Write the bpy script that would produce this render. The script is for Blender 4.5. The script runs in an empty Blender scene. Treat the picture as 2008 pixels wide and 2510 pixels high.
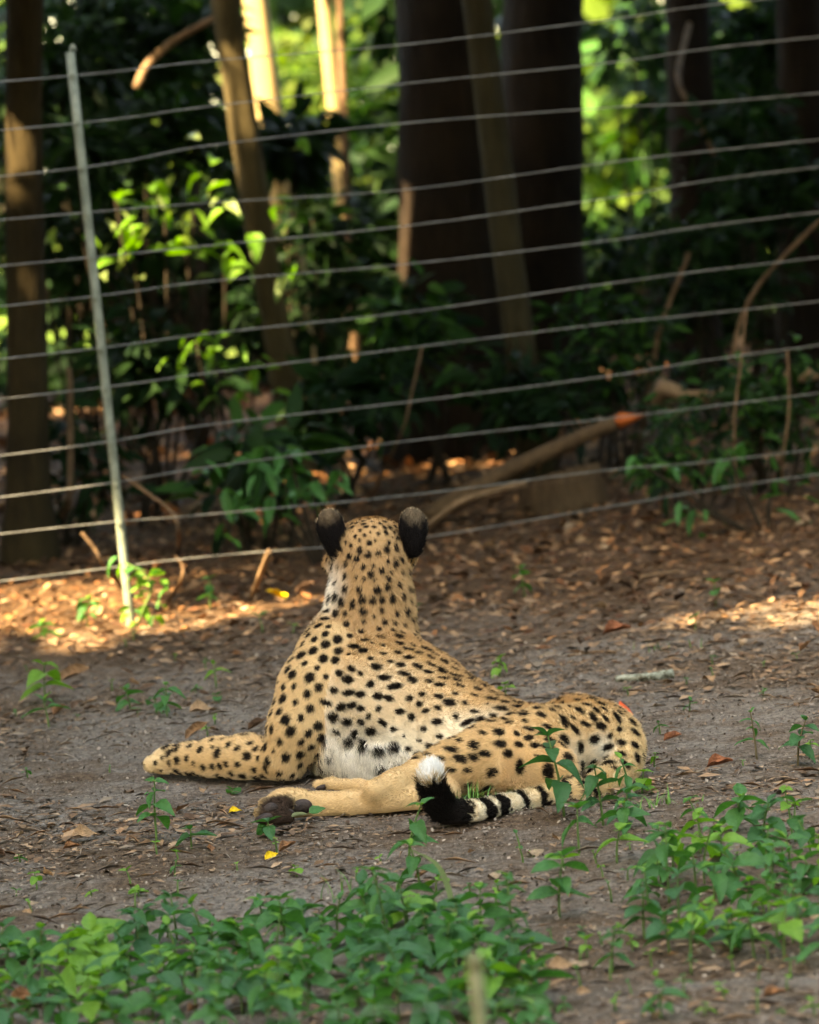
import bpy, bmesh, math, random
import numpy as np
from mathutils import Vector, Matrix, noise

# ------------------------------------------------------------------ camera, world, sun, exposure
SC = bpy.context.scene
COL = SC.collection
F_PX, CAM_H = 10350.0, 1.4                       # focal length in pixels of the 2008 px wide photograph, lens height in metres
PITCH, ROLL = math.atan(911 / F_PX), math.radians(-5.3)
CAM_R = Matrix.Rotation(math.pi / 2 - PITCH, 3, 'X') @ Matrix.Rotation(ROLL, 3, 'Z')
cam_d = bpy.data.cameras.new('camera')
cam = bpy.data.objects.new('camera', cam_d)
COL.objects.link(cam)
cam.matrix_world = Matrix.Translation((0, 0, CAM_H)) @ CAM_R.to_4x4()
cam_d.sensor_fit = 'HORIZONTAL'
cam_d.sensor_width = 36.0
cam_d.lens = F_PX / 2008 * 36.0
cam_d.clip_start, cam_d.clip_end = 0.1, 2000
cam_d.dof.use_dof = True
cam_d.dof.focus_distance = 8.95
cam_d.dof.aperture_fstop = 5.8
cam_d.dof.aperture_blades = 9
SC.camera = cam

SUN_DIR = Vector((-0.52, -0.50, 0.70)).normalized()   # towards the sun: behind the camera, from the left
world = bpy.data.worlds.new('World')
SC.world = world
world.use_nodes = True
wn = world.node_tree
sky = wn.nodes.new('ShaderNodeTexSky')
sky.sky_type = 'NISHITA'
sky.sun_disc = False
sky.sun_elevation = math.asin(SUN_DIR.z)
sky.sun_rotation = math.atan2(SUN_DIR.x, SUN_DIR.y)
sky.air_density, sky.dust_density, sky.ozone_density = 1.0, 1.6, 0.7
wn.links.new(sky.outputs[0], wn.nodes['Background'].inputs[0])
wn.nodes['Background'].inputs[1].default_value = 0.15
sun_d = bpy.data.lights.new('sun', 'SUN')
sun_d.energy, sun_d.angle, sun_d.color = 3.4, math.radians(0.53), (1.0, 0.89, 0.72)
sun = bpy.data.objects.new('sun', sun_d)
COL.objects.link(sun)
sun.rotation_euler = SUN_DIR.to_track_quat('Z', 'Y').to_euler()
SC.view_settings.view_transform = 'Standard'
SC.view_settings.look = 'None'
SC.view_settings.exposure = 3.98
SC.view_settings.use_white_balance = True          # the camera's white balance, set for shade
SC.view_settings.white_balance_temperature = 10200
SC.view_settings.white_balance_tint = 6
SC.view_settings.gamma = 1.0
SC.render.engine = 'CYCLES'
SC.cycles.use_denoising = True
SC.cycles.max_bounces = 5
SC.cycles.diffuse_bounces = 3
SC.cycles.glossy_bounces = 2
SC.cycles.transmission_bounces = 3
SC.cycles.transparent_max_bounces = 8
SC.cycles.sample_clamp_indirect = 4.0

# ------------------------------------------------------------------ helpers
RNG = np.random.default_rng(7)
rnd = random.Random(11)
CAM_O = Vector((0, 0, CAM_H))

def ray(px, py):
    return CAM_R @ Vector(((px - 1004) / F_PX, -(py - 1255) / F_PX, -1.0))

def G(px, py):
    """the point of the ground seen at a pixel of the photograph"""
    d = ray(px, py)
    return CAM_O + d * (-CAM_H / d.z)

def P(px, py, Y):
    """the point at distance Y seen at a pixel of the photograph"""
    d = ray(px, py)
    return CAM_O + d * (Y / d.y)

def lerp(a, b, t):
    return a + (b - a) * t

def tag(o, label=None, cat=None, group=None, kind=None):
    if label: o['label'] = label
    if cat: o['category'] = cat
    if group: o['group'] = group
    if kind: o['kind'] = kind
    return o

def empty(name, loc=(0, 0, 0), label=None, cat=None, group=None):
    o = bpy.data.objects.new(name, None)
    COL.objects.link(o)
    o.location = loc
    o.empty_display_size = 0.05
    return tag(o, label, cat, group)

def link(name, me, parent=None, loc=None):
    o = bpy.data.objects.new(name, me)
    COL.objects.link(o)
    if loc is not None: o.location = loc
    if parent is not None: o.parent = parent
    return o

def mesh_np(name, verts, faces, mat=None, smooth=True):
    """verts (n,3); faces (m,3) or (m,4) numpy array, or a list of such"""
    if not isinstance(faces, list): faces = [faces]
    me = bpy.data.meshes.new(name)
    verts = np.asarray(verts, dtype=np.float32)
    me.vertices.add(len(verts))
    me.vertices.foreach_set('co', verts.ravel())
    loops = np.concatenate([np.asarray(f, dtype=np.int32).ravel() for f in faces])
    tot = np.concatenate([np.full(len(f), np.asarray(f).shape[1], dtype=np.int32) for f in faces])
    start = np.concatenate([[0], np.cumsum(tot)[:-1]]).astype(np.int32)
    me.loops.add(len(loops))
    me.loops.foreach_set('vertex_index', loops)
    me.polygons.add(len(tot))
    me.polygons.foreach_set('loop_start', start)
    me.polygons.foreach_set('loop_total', tot)
    if smooth: me.polygons.foreach_set('use_smooth', np.ones(len(tot), dtype=bool))
    me.update(calc_edges=True)
    if mat: me.materials.append(mat)
    return me

def point_color(me, cols, name='pigment'):
    a = me.attributes.new(name, 'FLOAT_COLOR', 'POINT')
    c = np.ones((len(me.vertices), 4), dtype=np.float32)
    c[:, :3] = cols
    a.data.foreach_set('color', c.ravel())

class NT:
    """a short way to wire a material"""
    def __init__(self, name):
        self.m = bpy.data.materials.new(name)
        self.m.use_nodes = True
        self.t = self.m.node_tree
        self.b = self.t.nodes['Principled BSDF']
        self.out = self.t.nodes['Material Output']
    def n(self, kind, **kw):
        nd = self.t.nodes.new('ShaderNode' + kind)
        for k, v in kw.items():
            if k in nd.inputs: nd.inputs[k].default_value = v
            else: setattr(nd, k, v)
        return nd
    def l(self, a, b): self.t.links.new(a, b)
    def ramp(self, fac, stops):
        r = self.n('ValToRGB')
        e = r.color_ramp.elements
        while len(e) > 1: e.remove(e[-1])
        e[0].position, e[0].color = stops[0][0], (*stops[0][1], 1)
        for p, c in stops[1:]:
            x = e.new(p); x.color = (*c, 1)
        self.l(fac, r.inputs[0])
        return r.outputs[0]
    def noise(self, scale, detail=4, rough=.55, vec=None):
        x = self.n('TexNoise')
        x.inputs['Scale'].default_value, x.inputs['Detail'].default_value, x.inputs['Roughness'].default_value = scale, detail, rough
        if vec is None:
            tc = self.n('TexCoord'); vec = tc.outputs['Object']
        self.l(vec, x.inputs['Vector'])
        return x.outputs['Fac']
    def mix(self, f, a, b, blend='MIX'):
        x = self.n('MixRGB'); x.blend_type = blend
        for s, v in zip(x.inputs, (f, a, b)):
            if hasattr(v, 'is_output'): self.l(v, s)
            elif isinstance(v, (int, float)): s.default_value = v
            else: s.default_value = (*v, 1)
        return x.outputs[0]
    def bump(self, h, strength=.4, dist=.01):
        b = self.n('Bump'); b.inputs['Strength'].default_value = strength; b.inputs['Distance'].default_value = dist
        self.l(h, b.inputs['Height']); self.l(b.outputs[0], self.b.inputs['Normal'])
    def done(self, col, rough=.8, spec=.3):
        if hasattr(col, 'is_output'): self.l(col, self.b.inputs['Base Color'])
        else: self.b.inputs['Base Color'].default_value = (*col, 1)
        self.b.inputs['Roughness'].default_value = rough
        self.b.inputs['Specular IOR Level'].default_value = spec
        return self.m

def tube_arrays(pts, radii, sides=8, jitter=0.0, seed=0):
    """verts and quads of a tapered tube through pts, closed at both ends"""
    pts = [Vector(p) for p in pts]
    r = random.Random(seed)
    V, Fq = [], []
    up = Vector((0, 0, 1))
    prev = None
    for i, p in enumerate(pts):
        d = (pts[min(i + 1, len(pts) - 1)] - pts[max(i - 1, 0)]).normalized()
        if prev is None:
            a = d.cross(Vector((0.31, 0.87, 0.2)))
            if a.length < .05: a = d.cross(up)
        else:
            a = prev - d * prev.dot(d)
        a.normalize(); prev = a
        b = d.cross(a)
        for k in range(sides):
            t = 2 * math.pi * k / sides
            rr = radii[i] * (1 + jitter * (r.random() - .5))
            V.append(p + (a * math.cos(t) + b * math.sin(t)) * rr)
    for i in range(len(pts) - 1):
        for k in range(sides):
            k2 = (k + 1) % sides
            Fq.append((i * sides + k, i * sides + k2, (i + 1) * sides + k2, (i + 1) * sides + k))
    n = len(V)
    V.append(pts[0]); V.append(pts[-1])
    T = []
    for k in range(sides):
        k2 = (k + 1) % sides
        T.append((n, k2, k)); T.append((n + 1, (len(pts) - 1) * sides + k, (len(pts) - 1) * sides + k2))
    return np.array([tuple(v) for v in V]), np.array(Fq), np.array(T)

def tube(name, pts, radii, mat, sides=8, jitter=0.0, seed=0):
    v, q, t = tube_arrays(pts, radii, sides, jitter, seed)
    return mesh_np(name, v, [q, t], mat)

def smooth_path(pts, n):
    """Catmull-Rom through rows of any width"""
    pts = np.asarray(pts, dtype=float)
    p = np.vstack([2 * pts[0] - pts[1], pts, 2 * pts[-1] - pts[-2]])
    out = []
    m = len(pts) - 1
    for i in range(n):
        u = i / (n - 1) * m
        k = min(int(u), m - 1); t = u - k
        a, b, c, d = p[k], p[k + 1], p[k + 2], p[k + 3]
        out.append(.5 * ((2 * b) + (-a + c) * t + (2 * a - 5 * b + 4 * c - d) * t * t + (-a + 3 * b - 3 * c + d) * t ** 3))
    return np.array(out)
# ------------------------------------------------------------------ materials of the setting
def vnoise_np(p, f, seed=0, octaves=3):
    p = np.asarray(p, float)
    r = np.random.default_rng(100 + seed)
    out = np.zeros(len(p)); amp = 1.0
    for o in range(octaves):
        for k in range(4):
            d = r.normal(size=p.shape[1]); d /= np.linalg.norm(d)
            out += amp * np.sin((p @ d) * f * r.uniform(.8, 1.3) + r.uniform(0, 6.28)) * .35
        f *= 2.1; amp *= .55
    return out

def soil_material():
    m = NT('soil')
    tc = m.n('TexCoord').outputs['Object']
    big = m.noise(1.1, 3, .6, tc)
    mid = m.noise(9, 5, .65, tc)
    fine = m.noise(70, 5, .7, tc)
    grains = m.noise(260, 3, .7, tc)
    grey = m.ramp(fine, [(.30, (.046, .035, .028)), (.48, (.154, .126, .104)), (.72, (.275, .235, .200))])
    brown = m.ramp(fine, [(.30, (.030, .019, .012)), (.52, (.105, .068, .044)), (.75, (.200, .140, .094))])
    patch = m.ramp(m.mix(.45, big, mid), [(.43, (0, 0, 0)), (.57, (1, 1, 1))])
    c = m.mix(patch, grey, brown)
    sep = m.n('SeparateXYZ'); m.l(tc, sep.inputs[0])
    far = m.n('MapRange'); far.inputs['From Min'].default_value, far.inputs['From Max'].default_value = 11.2, 13.2
    m.l(sep.outputs['Y'], far.inputs['Value'])
    wood = m.ramp(fine, [(.3, (.025, .013, .007)), (.55, (.090, .048, .024)), (.78, (.19, .11, .055))])
    c = m.mix(far.outputs[0], c, wood)
    lawn = m.n('MapRange'); lawn.inputs['From Min'].default_value, lawn.inputs['From Max'].default_value = 28.0, 31.0
    m.l(sep.outputs['Y'], lawn.inputs['Value'])
    grass = m.ramp(mid, [(.3, (.05, .11, .015)), (.7, (.16, .24, .04))])
    c = m.mix(lawn.outputs[0], c, grass)
    specks = m.ramp(grains, [(.33, (.45, .45, .45)), (.5, (1, 1, 1)), (.72, (1.25, 1.22, 1.18))])
    c = m.mix(1.0, c, specks, 'MULTIPLY')
    hsum = m.mix(.5, fine, grains)
    m.bump(hsum, .9, .012)
    return m.done(c, .95, .12)
SOIL = soil_material()

def litter_material(name, rough=.8):
    m = NT(name)
    a = m.n('Attribute'); a.attribute_name = 'pigment'
    v = m.ramp(m.noise(120, 3), [(.3, (.70, .66, .62)), (.7, (1.15, 1.12, 1.1))])
    m.bump(m.noise(180, 2), .3, .003)
    return m.done(m.mix(1.0, a.outputs['Color'], v, 'MULTIPLY'), rough, .2)
LITTER = litter_material('dry_leaf_fragments')

def leaf_material(name, dark, light, trans=.35, rough=.5, attr=False):
    m = NT(name)
    if attr:
        a = m.n('Attribute'); a.attribute_name = 'pigment'
        c = a.outputs['Color']
    else:
        oi = m.n('ObjectInfo')
        c = m.ramp(oi.outputs['Random'], [(0, dark), (1, light)])
        c = m.mix(.5, c, m.ramp(m.noise(9, 3), [(.3, dark), (.7, light)]))
    m.done(c, rough, .12 if attr else .3)
    if not attr: m.bump(m.noise(6, 4), .25, .05)
    tr = m.n('BsdfTranslucent'); m.l(m.mix(1.0, c, (1.5, 1.7, .7), 'MULTIPLY'), tr.inputs['Color'])
    mx = m.n('MixShader'); mx.inputs[0].default_value = trans
    m.l(m.b.outputs[0], mx.inputs[1]); m.l(tr.outputs[0], mx.inputs[2]); m.l(mx.outputs[0], m.out.inputs['Surface'])
    return m.m
LEAF_MID = leaf_material('weed_leaf_green', (.022, .095, .024), (.046, .160, .038))
LEAF_DARK = leaf_material('weed_leaf_blue_green', (.018, .080, .026), (.036, .125, .040))
LEAF_PALE = leaf_material('weed_leaf_pale', (.070, .19, .020), (.135, .27, .035))
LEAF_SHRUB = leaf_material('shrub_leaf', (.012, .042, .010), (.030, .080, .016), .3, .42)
LEAF_SHRUB_SUNLIT = leaf_material('shrub_leaf_sunlit', (.13, .20, .06), (.22, .29, .11), .35, .35)  # sunlit copy of the shrub leaf, the light put into its paler colour
FOLIAGE = leaf_material('foliage', (0, 0, 0), (0, 0, 0), .30, .65, attr=True)

def bark_material(name, dark, light, scale=6.0, stretch=.25, bump=.7):
    m = NT(name)
    tc = m.n('TexCoord').outputs['Object']
    mp = m.n('Mapping'); mp.inputs['Scale'].default_value = (1, 1, stretch); m.l(tc, mp.inputs['Vector'])
    a = m.noise(scale * 4, 6, .65, mp.outputs[0]); b = m.noise(scale * .6, 3, .5, tc)
    c = m.mix(.5, m.ramp(a, [(.3, dark), (.7, light)]), m.ramp(b, [(.35, dark), (.7, light)]))
    m.bump(a, bump, .03)
    return m.done(c, .9, .15)
BARK_DARK = bark_material('bark_dark', (.006, .004, .003), (.024, .015, .009))
BARK_BROWN = bark_material('bark_brown', (.040, .025, .013), (.13, .085, .042))
BARK_TAN = bark_material('bark_tan', (.042, .032, .015), (.11, .083, .040))
BARK_OLIVE = bark_material('bark_olive', (.012, .008, .0035), (.042, .029, .011))
BARK_PALE = bark_material('bark_pale', (.22, .16, .075), (.38, .285, .14), 3.0, .2, .25)
BARK_GREY = bark_material('bark_grey_green', (.022, .017, .008), (.058, .045, .022))
DEADWOOD = bark_material('dead_wood', (.10, .058, .032), (.30, .19, .11), 10)
STEM_DARK = bark_material('shrub_stem', (.012, .009, .006), (.045, .032, .02), 20)
TWIG = bark_material('twig_bark', (.075, .042, .022), (.23, .14, .08), 20)
METAL = NT('galvanised_metal')
METAL.bump(METAL.noise(60), .15, .003)
METAL.done(METAL.ramp(METAL.noise(25, 4), [(.3, (.085, .10, .075)), (.7, (.18, .20, .155))]), .55, .5)
METAL = METAL.m
OLIVE_M = NT('olive_paint'); OLIVE_M = OLIVE_M.done(OLIVE_M.ramp(OLIVE_M.noise(40), [(.3, (.10, .10, .045)), (.7, (.17, .165, .085))]), .7)
WIRE = NT('fence_wire')
WIRE.done(WIRE.ramp(WIRE.noise(14, 3), [(.3, (.10, .10, .095)), (.7, (.22, .22, .205))]), .45, .5)
WIRE = WIRE.m

# ------------------------------------------------------------------ ground: one sheet, fine where the camera looks
def axis_grid(core0, core1, step, out0, out1):
    a = list(np.arange(core0, core1 + 1e-6, step))
    s, x = step, core1
    while x < out1: s *= 1.35; x += s; a.append(x)
    s, x = step, core0
    while x > out0: s *= 1.35; x -= s; a.insert(0, x)
    return np.array(a)
gxs = axis_grid(-2.0, 2.0, .032, -220, 220)
gys = axis_grid(6.0, 16.0, .032, -120, 420)
GX, GY = np.meshgrid(gxs, gys, indexing='ij')
gxy = np.stack([GX.ravel(), GY.ravel()], 1)
def ground_z(xy):
    xy = np.asarray(xy, float)
    core = np.clip((16 - np.abs(xy[:, 1] - 8)) / 8, 0, 1)
    return (vnoise_np(xy, 3.0, 1, 3) * .009 + vnoise_np(xy, 30, 2, 3) * .0055) * core - .004
gz = ground_z(gxy)
nx, ny = GX.shape
ii = np.arange(nx * ny).reshape(nx, ny)
gq = np.stack([ii[:-1, :-1].ravel(), ii[1:, :-1].ravel(), ii[1:, 1:].ravel(), ii[:-1, 1:].ravel()], 1)
gob = link('ground', mesh_np('ground', np.column_stack([gxy, gz]), gq, SOIL))
gob['kind'] = 'structure'

# ------------------------------------------------------------------ leaf clouds (many small leaves in one mesh)
def leaf_cloud(name, pos, along, nrm, length, width, cols, mat, fold=.25, droop=.15, big=False):
    pos, along, nrm = (np.asarray(a, float) for a in (pos, along, nrm))
    n = len(pos)
    along = along / (np.linalg.norm(along, axis=1)[:, None] + 1e-9)
    nrm = nrm - along * np.sum(along * nrm, axis=1)[:, None]
    nrm /= np.linalg.norm(nrm, axis=1)[:, None] + 1e-9
    side = np.cross(nrm, along)
    L, W = np.asarray(length)[:, None], np.asarray(width)[:, None]
    def q(u, s, h): return pos + along * L * u + side * W * s + nrm * L * h
    if big:
        V = [q(0, 0, 0), q(.30, 0, .02), q(.68, 0, -droop * .4), q(1, 0, -droop), q(.25, .42, fold * .2), q(.66, .40, fold * .2 - droop * .4), q(.25, -.42, fold * .2), q(.66, -.40, fold * .2 - droop * .4)]
        k = 8
        T = np.array([(0, 1, 4), (2, 3, 5), (0, 6, 1), (2, 7, 3), (1, 2, 5), (1, 5, 4), (1, 6, 7), (1, 7, 2)])
    else:
        V = [q(0, 0, 0), q(.45, .5, fold * .25), q(1, 0, -droop), q(.45, -.5, fold * .25), q(.5, 0, 0)]
        k = 5
        T = np.array([(0, 4, 1), (0, 3, 4), (4, 2, 1), (4, 3, 2)])
    V = np.stack(V, 1).reshape(-1, 3)
    Fc = (T[None] + (np.arange(n) * k)[:, None, None]).reshape(-1, 3)
    me = mesh_np(name, V, Fc, mat, smooth=False)
    point_color(me, np.repeat(np.asarray(cols, float), k, axis=0))
    return me

def in_view_xy(n, ylo, yhi, margin=.15, power=1.0):
    """random ground points inside the wedge the camera looks into"""
    y = np.sqrt(RNG.uniform(ylo ** 2, yhi ** 2, n)) if power == 1.0 else RNG.uniform(ylo, yhi, n)
    x = RNG.uniform(-1, 1, n) * (y * .108 + margin) - .01 * y
    return np.stack([x, y], 1)

def litter(name, n, ylo, yhi, lmin, lmax, palette, flat, keep=None, wr=(.25, .6)):
    xy = in_view_xy(n, ylo, yhi, .35)
    if keep is not None:
        xy = xy[keep(xy)]
    n = len(xy)
    yaw = RNG.uniform(0, 2 * math.pi, n)
    pit = RNG.normal(0, flat, n)
    al = np.stack([np.cos(yaw) * np.cos(pit), np.sin(yaw) * np.cos(pit), np.sin(pit)], 1)
    nm = np.stack([RNG.normal(0, flat, n), RNG.normal(0, flat, n), np.ones(n)], 1)
    L = RNG.uniform(0, 1, n) ** 3 * (lmax - lmin) + lmin
    W = L * RNG.uniform(*wr, n)
    z = ground_z(xy) + .002 + RNG.random(n) * L * .12 + np.maximum(0, -np.sin(pit) * L)
    pal = np.array(palette); ci = RNG.integers(0, len(pal), n)
    cols = pal[ci] * RNG.uniform(.65, 1.25, n)[:, None]
    me = leaf_cloud(name, np.column_stack([xy, z]), al, nm, L, W, cols, LITTER, fold=.12 if lmax < .07 else .3, droop=.06)
    return me
BROWNS = [(.20, .125, .075), (.27, .17, .10), (.14, .080, .045), (.32, .21, .13), (.10, .062, .040), (.24, .135, .075), (.22, .17, .125)]
GREYS = [(.17, .135, .11), (.24, .195, .16), (.10, .078, .062), (.30, .25, .20), (.07, .05, .038), (.19, .13, .09)]
ORANGES = [(.25, .115, .048), (.19, .080, .032), (.31, .155, .070), (.12, .048, .020), (.38, .22, .115), (.075, .030, .014), (.05, .024, .013)]
UMBERS = [(.15, .085, .046), (.22, .13, .072), (.085, .046, .026), (.28, .175, .105), (.055, .032, .02), (.12, .075, .048)]
def patchy(xy, f, seed, thr): return (vnoise_np(xy, f, seed, 3) + RNG.normal(0, .35, len(xy))) > thr
def bare(xy):
    """the two worn patches of bare grey sand beside the animal"""
    d1 = ((xy[:, 0] + .62) / .42) ** 2 + ((xy[:, 1] - 9.75) / .55) ** 2
    d2 = ((xy[:, 0] - .68) / .26) ** 2 + ((xy[:, 1] - 9.35) / .60) ** 2
    d3 = ((xy[:, 0] - .22) / .35) ** 2 + ((xy[:, 1] - 8.25) / .22) ** 2
    return (np.minimum(np.minimum(d1, d2), d3) > RNG.uniform(.35, 1.3, len(xy)))
for nm_, me_ in (('leaf_litter', litter('leaf_litter', 52000, 6.0, 12.6, .005, .026, GREYS + UMBERS + BROWNS[:3], .10, lambda q: bare(q) & patchy(q, 3.2, 5, -.55))),
                 ('leaf_litter', litter('leaf_litter', 17000, 8.6, 12.8, .010, .060, BROWNS + UMBERS, .12, lambda q: bare(q) & patchy(q, 2.2, 9, -.05))),
                 ('leaf_litter', litter('leaf_litter', 8000, 6.0, 9.2, .008, .042, BROWNS + UMBERS, .12, lambda q: bare(q) & patchy(q, 2.2, 9, -.1))),
                 ('leaf_litter', litter('leaf_litter', 42000, 10.9, 17.0, .008, .062, ORANGES + UMBERS, .22, lambda q: (q[:, 1] - 12.2 + RNG.normal(0, .55, len(q)) + .35 * q[:, 0]) > 0)),
                 ('leaf_litter', litter('leaf_litter', 9000, 16.5, 29.0, .06, .16, ORANGES + UMBERS, .30)),
                 ('soil_crumbs', litter('soil_crumbs', 60000, 6.2, 11.5, .003, .011, GREYS, .5, wr=(.5, .9))),
                 ('pine_straw', litter('pine_straw', 5000, 6.2, 13.5, .03, .09, BROWNS + GREYS, .10, lambda q: bare(q), wr=(.03, .07)))):
    o_ = link(nm_, me_)
    tag(o_, {'leaf_litter': 'brown leaf litter strewn over the soil', 'soil_crumbs': 'grey-brown crumbs of soil scattered over the sand', 'pine_straw': 'thin dry straw and stalk bits on the soil'}[nm_], 'litter', kind='stuff')

# ------------------------------------------------------------------ gaps cut into the crowns along chosen beams, to place the sun patches
SUNV = np.array(SUN_DIR)
SUN_GAPS = []
def gap(p, r): SUN_GAPS.append((np.array(p, float), r))
for (x, y, r) in ((20, 1500, .20), (90, 1540, .18), (40, 1590, .16), (170, 1470, .17), (230, 1520, .10), (330, 1560, .10), (400, 1530, .13), (520, 1490, .09), (620, 1500, .13), (300, 1440, .15), (700, 1480, .08), (-60, 1540, .25), (110, 1445, .14),
                  (2000, 1490, .17), (1900, 1490, .14), (1800, 1500, .12), (1700, 1512, .09), (1610, 1520, .06), (1940, 1515, .12), (2080, 1480, .2)):
    gap(G(x, y), r * (1.25 if x < 900 else 1.0))
for (x, y, Y, r) in ((345, 470, 17, .06), (290, 485, 17, .05), (310, 570, 17, .05), (430, 425, 17, .04), (545, 445, 17, .04), (405, 500, 17, .04), (545, 520, 17, .04), (560, 650, 17, .04), (740, 655, 17, .03), (330, 620, 17, .03), (690, 510, 17, .02),
                     (480, 890, 16, .10), (560, 850, 16, .12), (500, 830, 16, .10), (620, 900, 16, .06), (540, 760, 18.5, .14), (600, 790, 19, .08), (560, 1000, 20, .14), (440, 1040, 17.5, .14), (340, 1080, 16.5, .14), (650, 960, 20, .10), (300, 1020, 16.5, .08), (720, 780, 22, .12), (800, 820, 22, .12),
                     (320, 1420, 12.8, .07), (350, 1500, 12.75, .10), (310, 1480, 12.8, .06),
                     (640, 60, 24, .45), (650, 160, 24, .40), (640, -60, 24, .5), (795, 60, 25, .40), (800, 160, 25, .35), (795, -60, 25, .45), (845, 330, 22, .10), (845, 200, 22, .12), (845, 40, 22, .12),
                     (85, 230, 15.4, .05), (92, 330, 15.4, .04), (1070, 720, 18.4, .05), (1130, 560, 18.4, .05), (400, 140, 18, .10), (330, 240, 18, .08), (560, 350, 18.5, .06), (740, 400, 20, .10), (1090, 80, 18.3, .08), (1060, 250, 18.3, .06), (980, 440, 18.4, .05)):
    gap(P(x, y, Y), r)
def open_to_sun(p):
    """leaves that would stand in one of those beams are missing"""
    p = np.asarray(p, float)
    hit = np.zeros(len(p), bool)
    for c, r in SUN_GAPS:
        d = p - c
        t = d @ SUNV
        off = np.linalg.norm(d - t[:, None] * SUNV, axis=1)
        hit |= (t > .25) & (off < r + .24 * (t > 3))
    return hit

# ------------------------------------------------------------------ trees
def rand_dirs(n):
    v = RNG.normal(size=(n, 3)); return v / np.linalg.norm(v, axis=1)[:, None]

def crown_mesh(centers, radii, n, leaf, tones):
    per = n // len(centers)
    pos = []
    for c, r in zip(centers, radii):
        d = rand_dirs(per) * (RNG.random(per) ** .45)[:, None]
        pos.append(np.array(c) + d * np.array(r))
    pos = np.concatenate(pos)
    pos = pos[~open_to_sun(pos) & (pos[:, 2] > 2.45)]
    m = len(pos)
    al = rand_dirs(m); al[:, 2] -= .4
    nm = rand_dirs(m) * .8 + np.array([0, 0, 1.0])
    L = RNG.uniform(.7, 1.3, m) * leaf
    cols = np.array(tones)[RNG.integers(0, len(tones), m)] * RNG.uniform(.7, 1.3, m)[:, None]
    return leaf_cloud('crown', pos, al, nm, L, L * RNG.uniform(.42, .6, m), cols, FOLIAGE)
GREENS = [(.035, .085, .015), (.025, .065, .014), (.055, .11, .02)]

def tree(label, base, bend, r0, bark, crown_c, crown_r, n_leaf, group=None, r_top=.6, lumps=6, leaf=.34):
    """base on the ground, bend = points the trunk passes, crown round crown_c"""
    base = np.array(base, float); crown_c = np.array(crown_c, float)
    t = empty('tree', base, label, 'tree', group)
    path = smooth_path([base - np.array([0, 0, .15]), *[np.array(b, float) for b in bend], crown_c], 26)
    wob = vnoise_np(path, 1.3, int(abs(base[0] * 100)) % 50, 2)[:, None] * np.array([.02, .02, 0])
    path = path + wob * np.clip(path[:, 2:3], 0, 1)
    f = np.linspace(0, 1, 26)
    rad = r0 * (1 - (1 - r_top) * f) * (1 + .55 * np.exp(-np.maximum(path[:, 2], 0) / (r0 * 2.2)))
    tr = link('trunk', tube('trunk', path - base, rad, bark, 18, .10, int(base[1] * 7)), t)
    cs, rs = [], []
    for k in range(lumps):
        d = rand_dirs(1)[0] * np.array(crown_r) * .62
        cs.append(crown_c + d); rs.append(np.array(crown_r) * RNG.uniform(.45, .62))
        st = path[RNG.integers(15, 24)]
        mid = lerp(st, cs[-1], .5) + np.array([0, 0, .3])
        lp = smooth_path([st, mid, cs[-1]], 7)
        link('limb', tube('limb', lp - base, np.linspace(r0 * .42, r0 * .12, 7), bark, 7, .08, k), t)
    cm = crown_mesh(cs + [crown_c], rs + [np.array(crown_r) * .8], n_leaf, leaf, GREENS)
    cr = link('crown', cm, t); cr.location = -base
    return t

def px_trunk(label, x0, y0, x1, y1, Y, w, bark, crown=(2.8, 2.6, 2.1), n_leaf=4200, top=5.0, dy=0.0, **kw):
    """a trunk seen between two pixels at distance Y, w pixels wide"""
    a, b = np.array(P(x0, y0, Y)), np.array(P(x1, y1, Y))
    d = (a - b) / (a[2] - b[2])
    base = b + d * (0 - b[2]); cc = b + d * (top - b[2])
    mids = [b + d * (z - b[2]) for z in (.5, 1.2, 2.0, 3.2)]
    return tree(label, base, mids, w / 2 * Y / F_PX, bark, cc + np.array([0, dy, .4]), crown, n_leaf, **kw)

px_trunk('brown trunk at the left edge, touched by sun near the top', 62, 100, 66, 1300, 15.4, 105, BARK_OLIVE, r_top=.75)
px_trunk('slim grey-brown trunk leaning left beside the bright yellow trunk', 562, 0, 722, 1080, 18.1, 74, BARK_TAN, r_top=.9)
px_trunk('broad pale yellow sunlit trunk behind the slim leaning one', 632, 0, 662, 240, 24, 82, BARK_PALE, (1.8, 1.8, 1.4), 1500)
px_trunk('narrow pale yellow sunlit trunk near the dark trunks', 793, 0, 812, 220, 25, 44, BARK_PALE, (1.8, 1.8, 1.4), 1500)
px_trunk('thin reddish-brown sapling trunk right of the pale trunks', 836, 0, 852, 390, 22, 26, TWIG, (1.6, 1.6, 1), 1200)
px_trunk('thick dark trunk, left one of the dark group in the middle', 1080, 0, 1105, 850, 18.5, 262, BARK_DARK, (3.2, 2.8, 2.2), 5200, r_top=.8)
px_trunk('slim olive-brown trunk standing in front of the dark group', 1165, 0, 1278, 850, 17, 78, BARK_GREY, r_top=.9)
px_trunk('thick dark trunk beside the bright green gap', 1328, 0, 1328, 600, 20, 215, BARK_DARK, (3.2, 2.8, 2.2), 5200, r_top=.85)
px_trunk('dark trunk right of the bright green gap', 1686, 0, 1698, 500, 21, 118, BARK_DARK, r_top=.85)
px_trunk('dark trunk in the upper right corner of the wood', 1962, 0, 1972, 400, 20, 150, BARK_DARK, (3.2, 2.8, 2.2), 5200)
SH = 'shade trees standing round the clearing'
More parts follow.
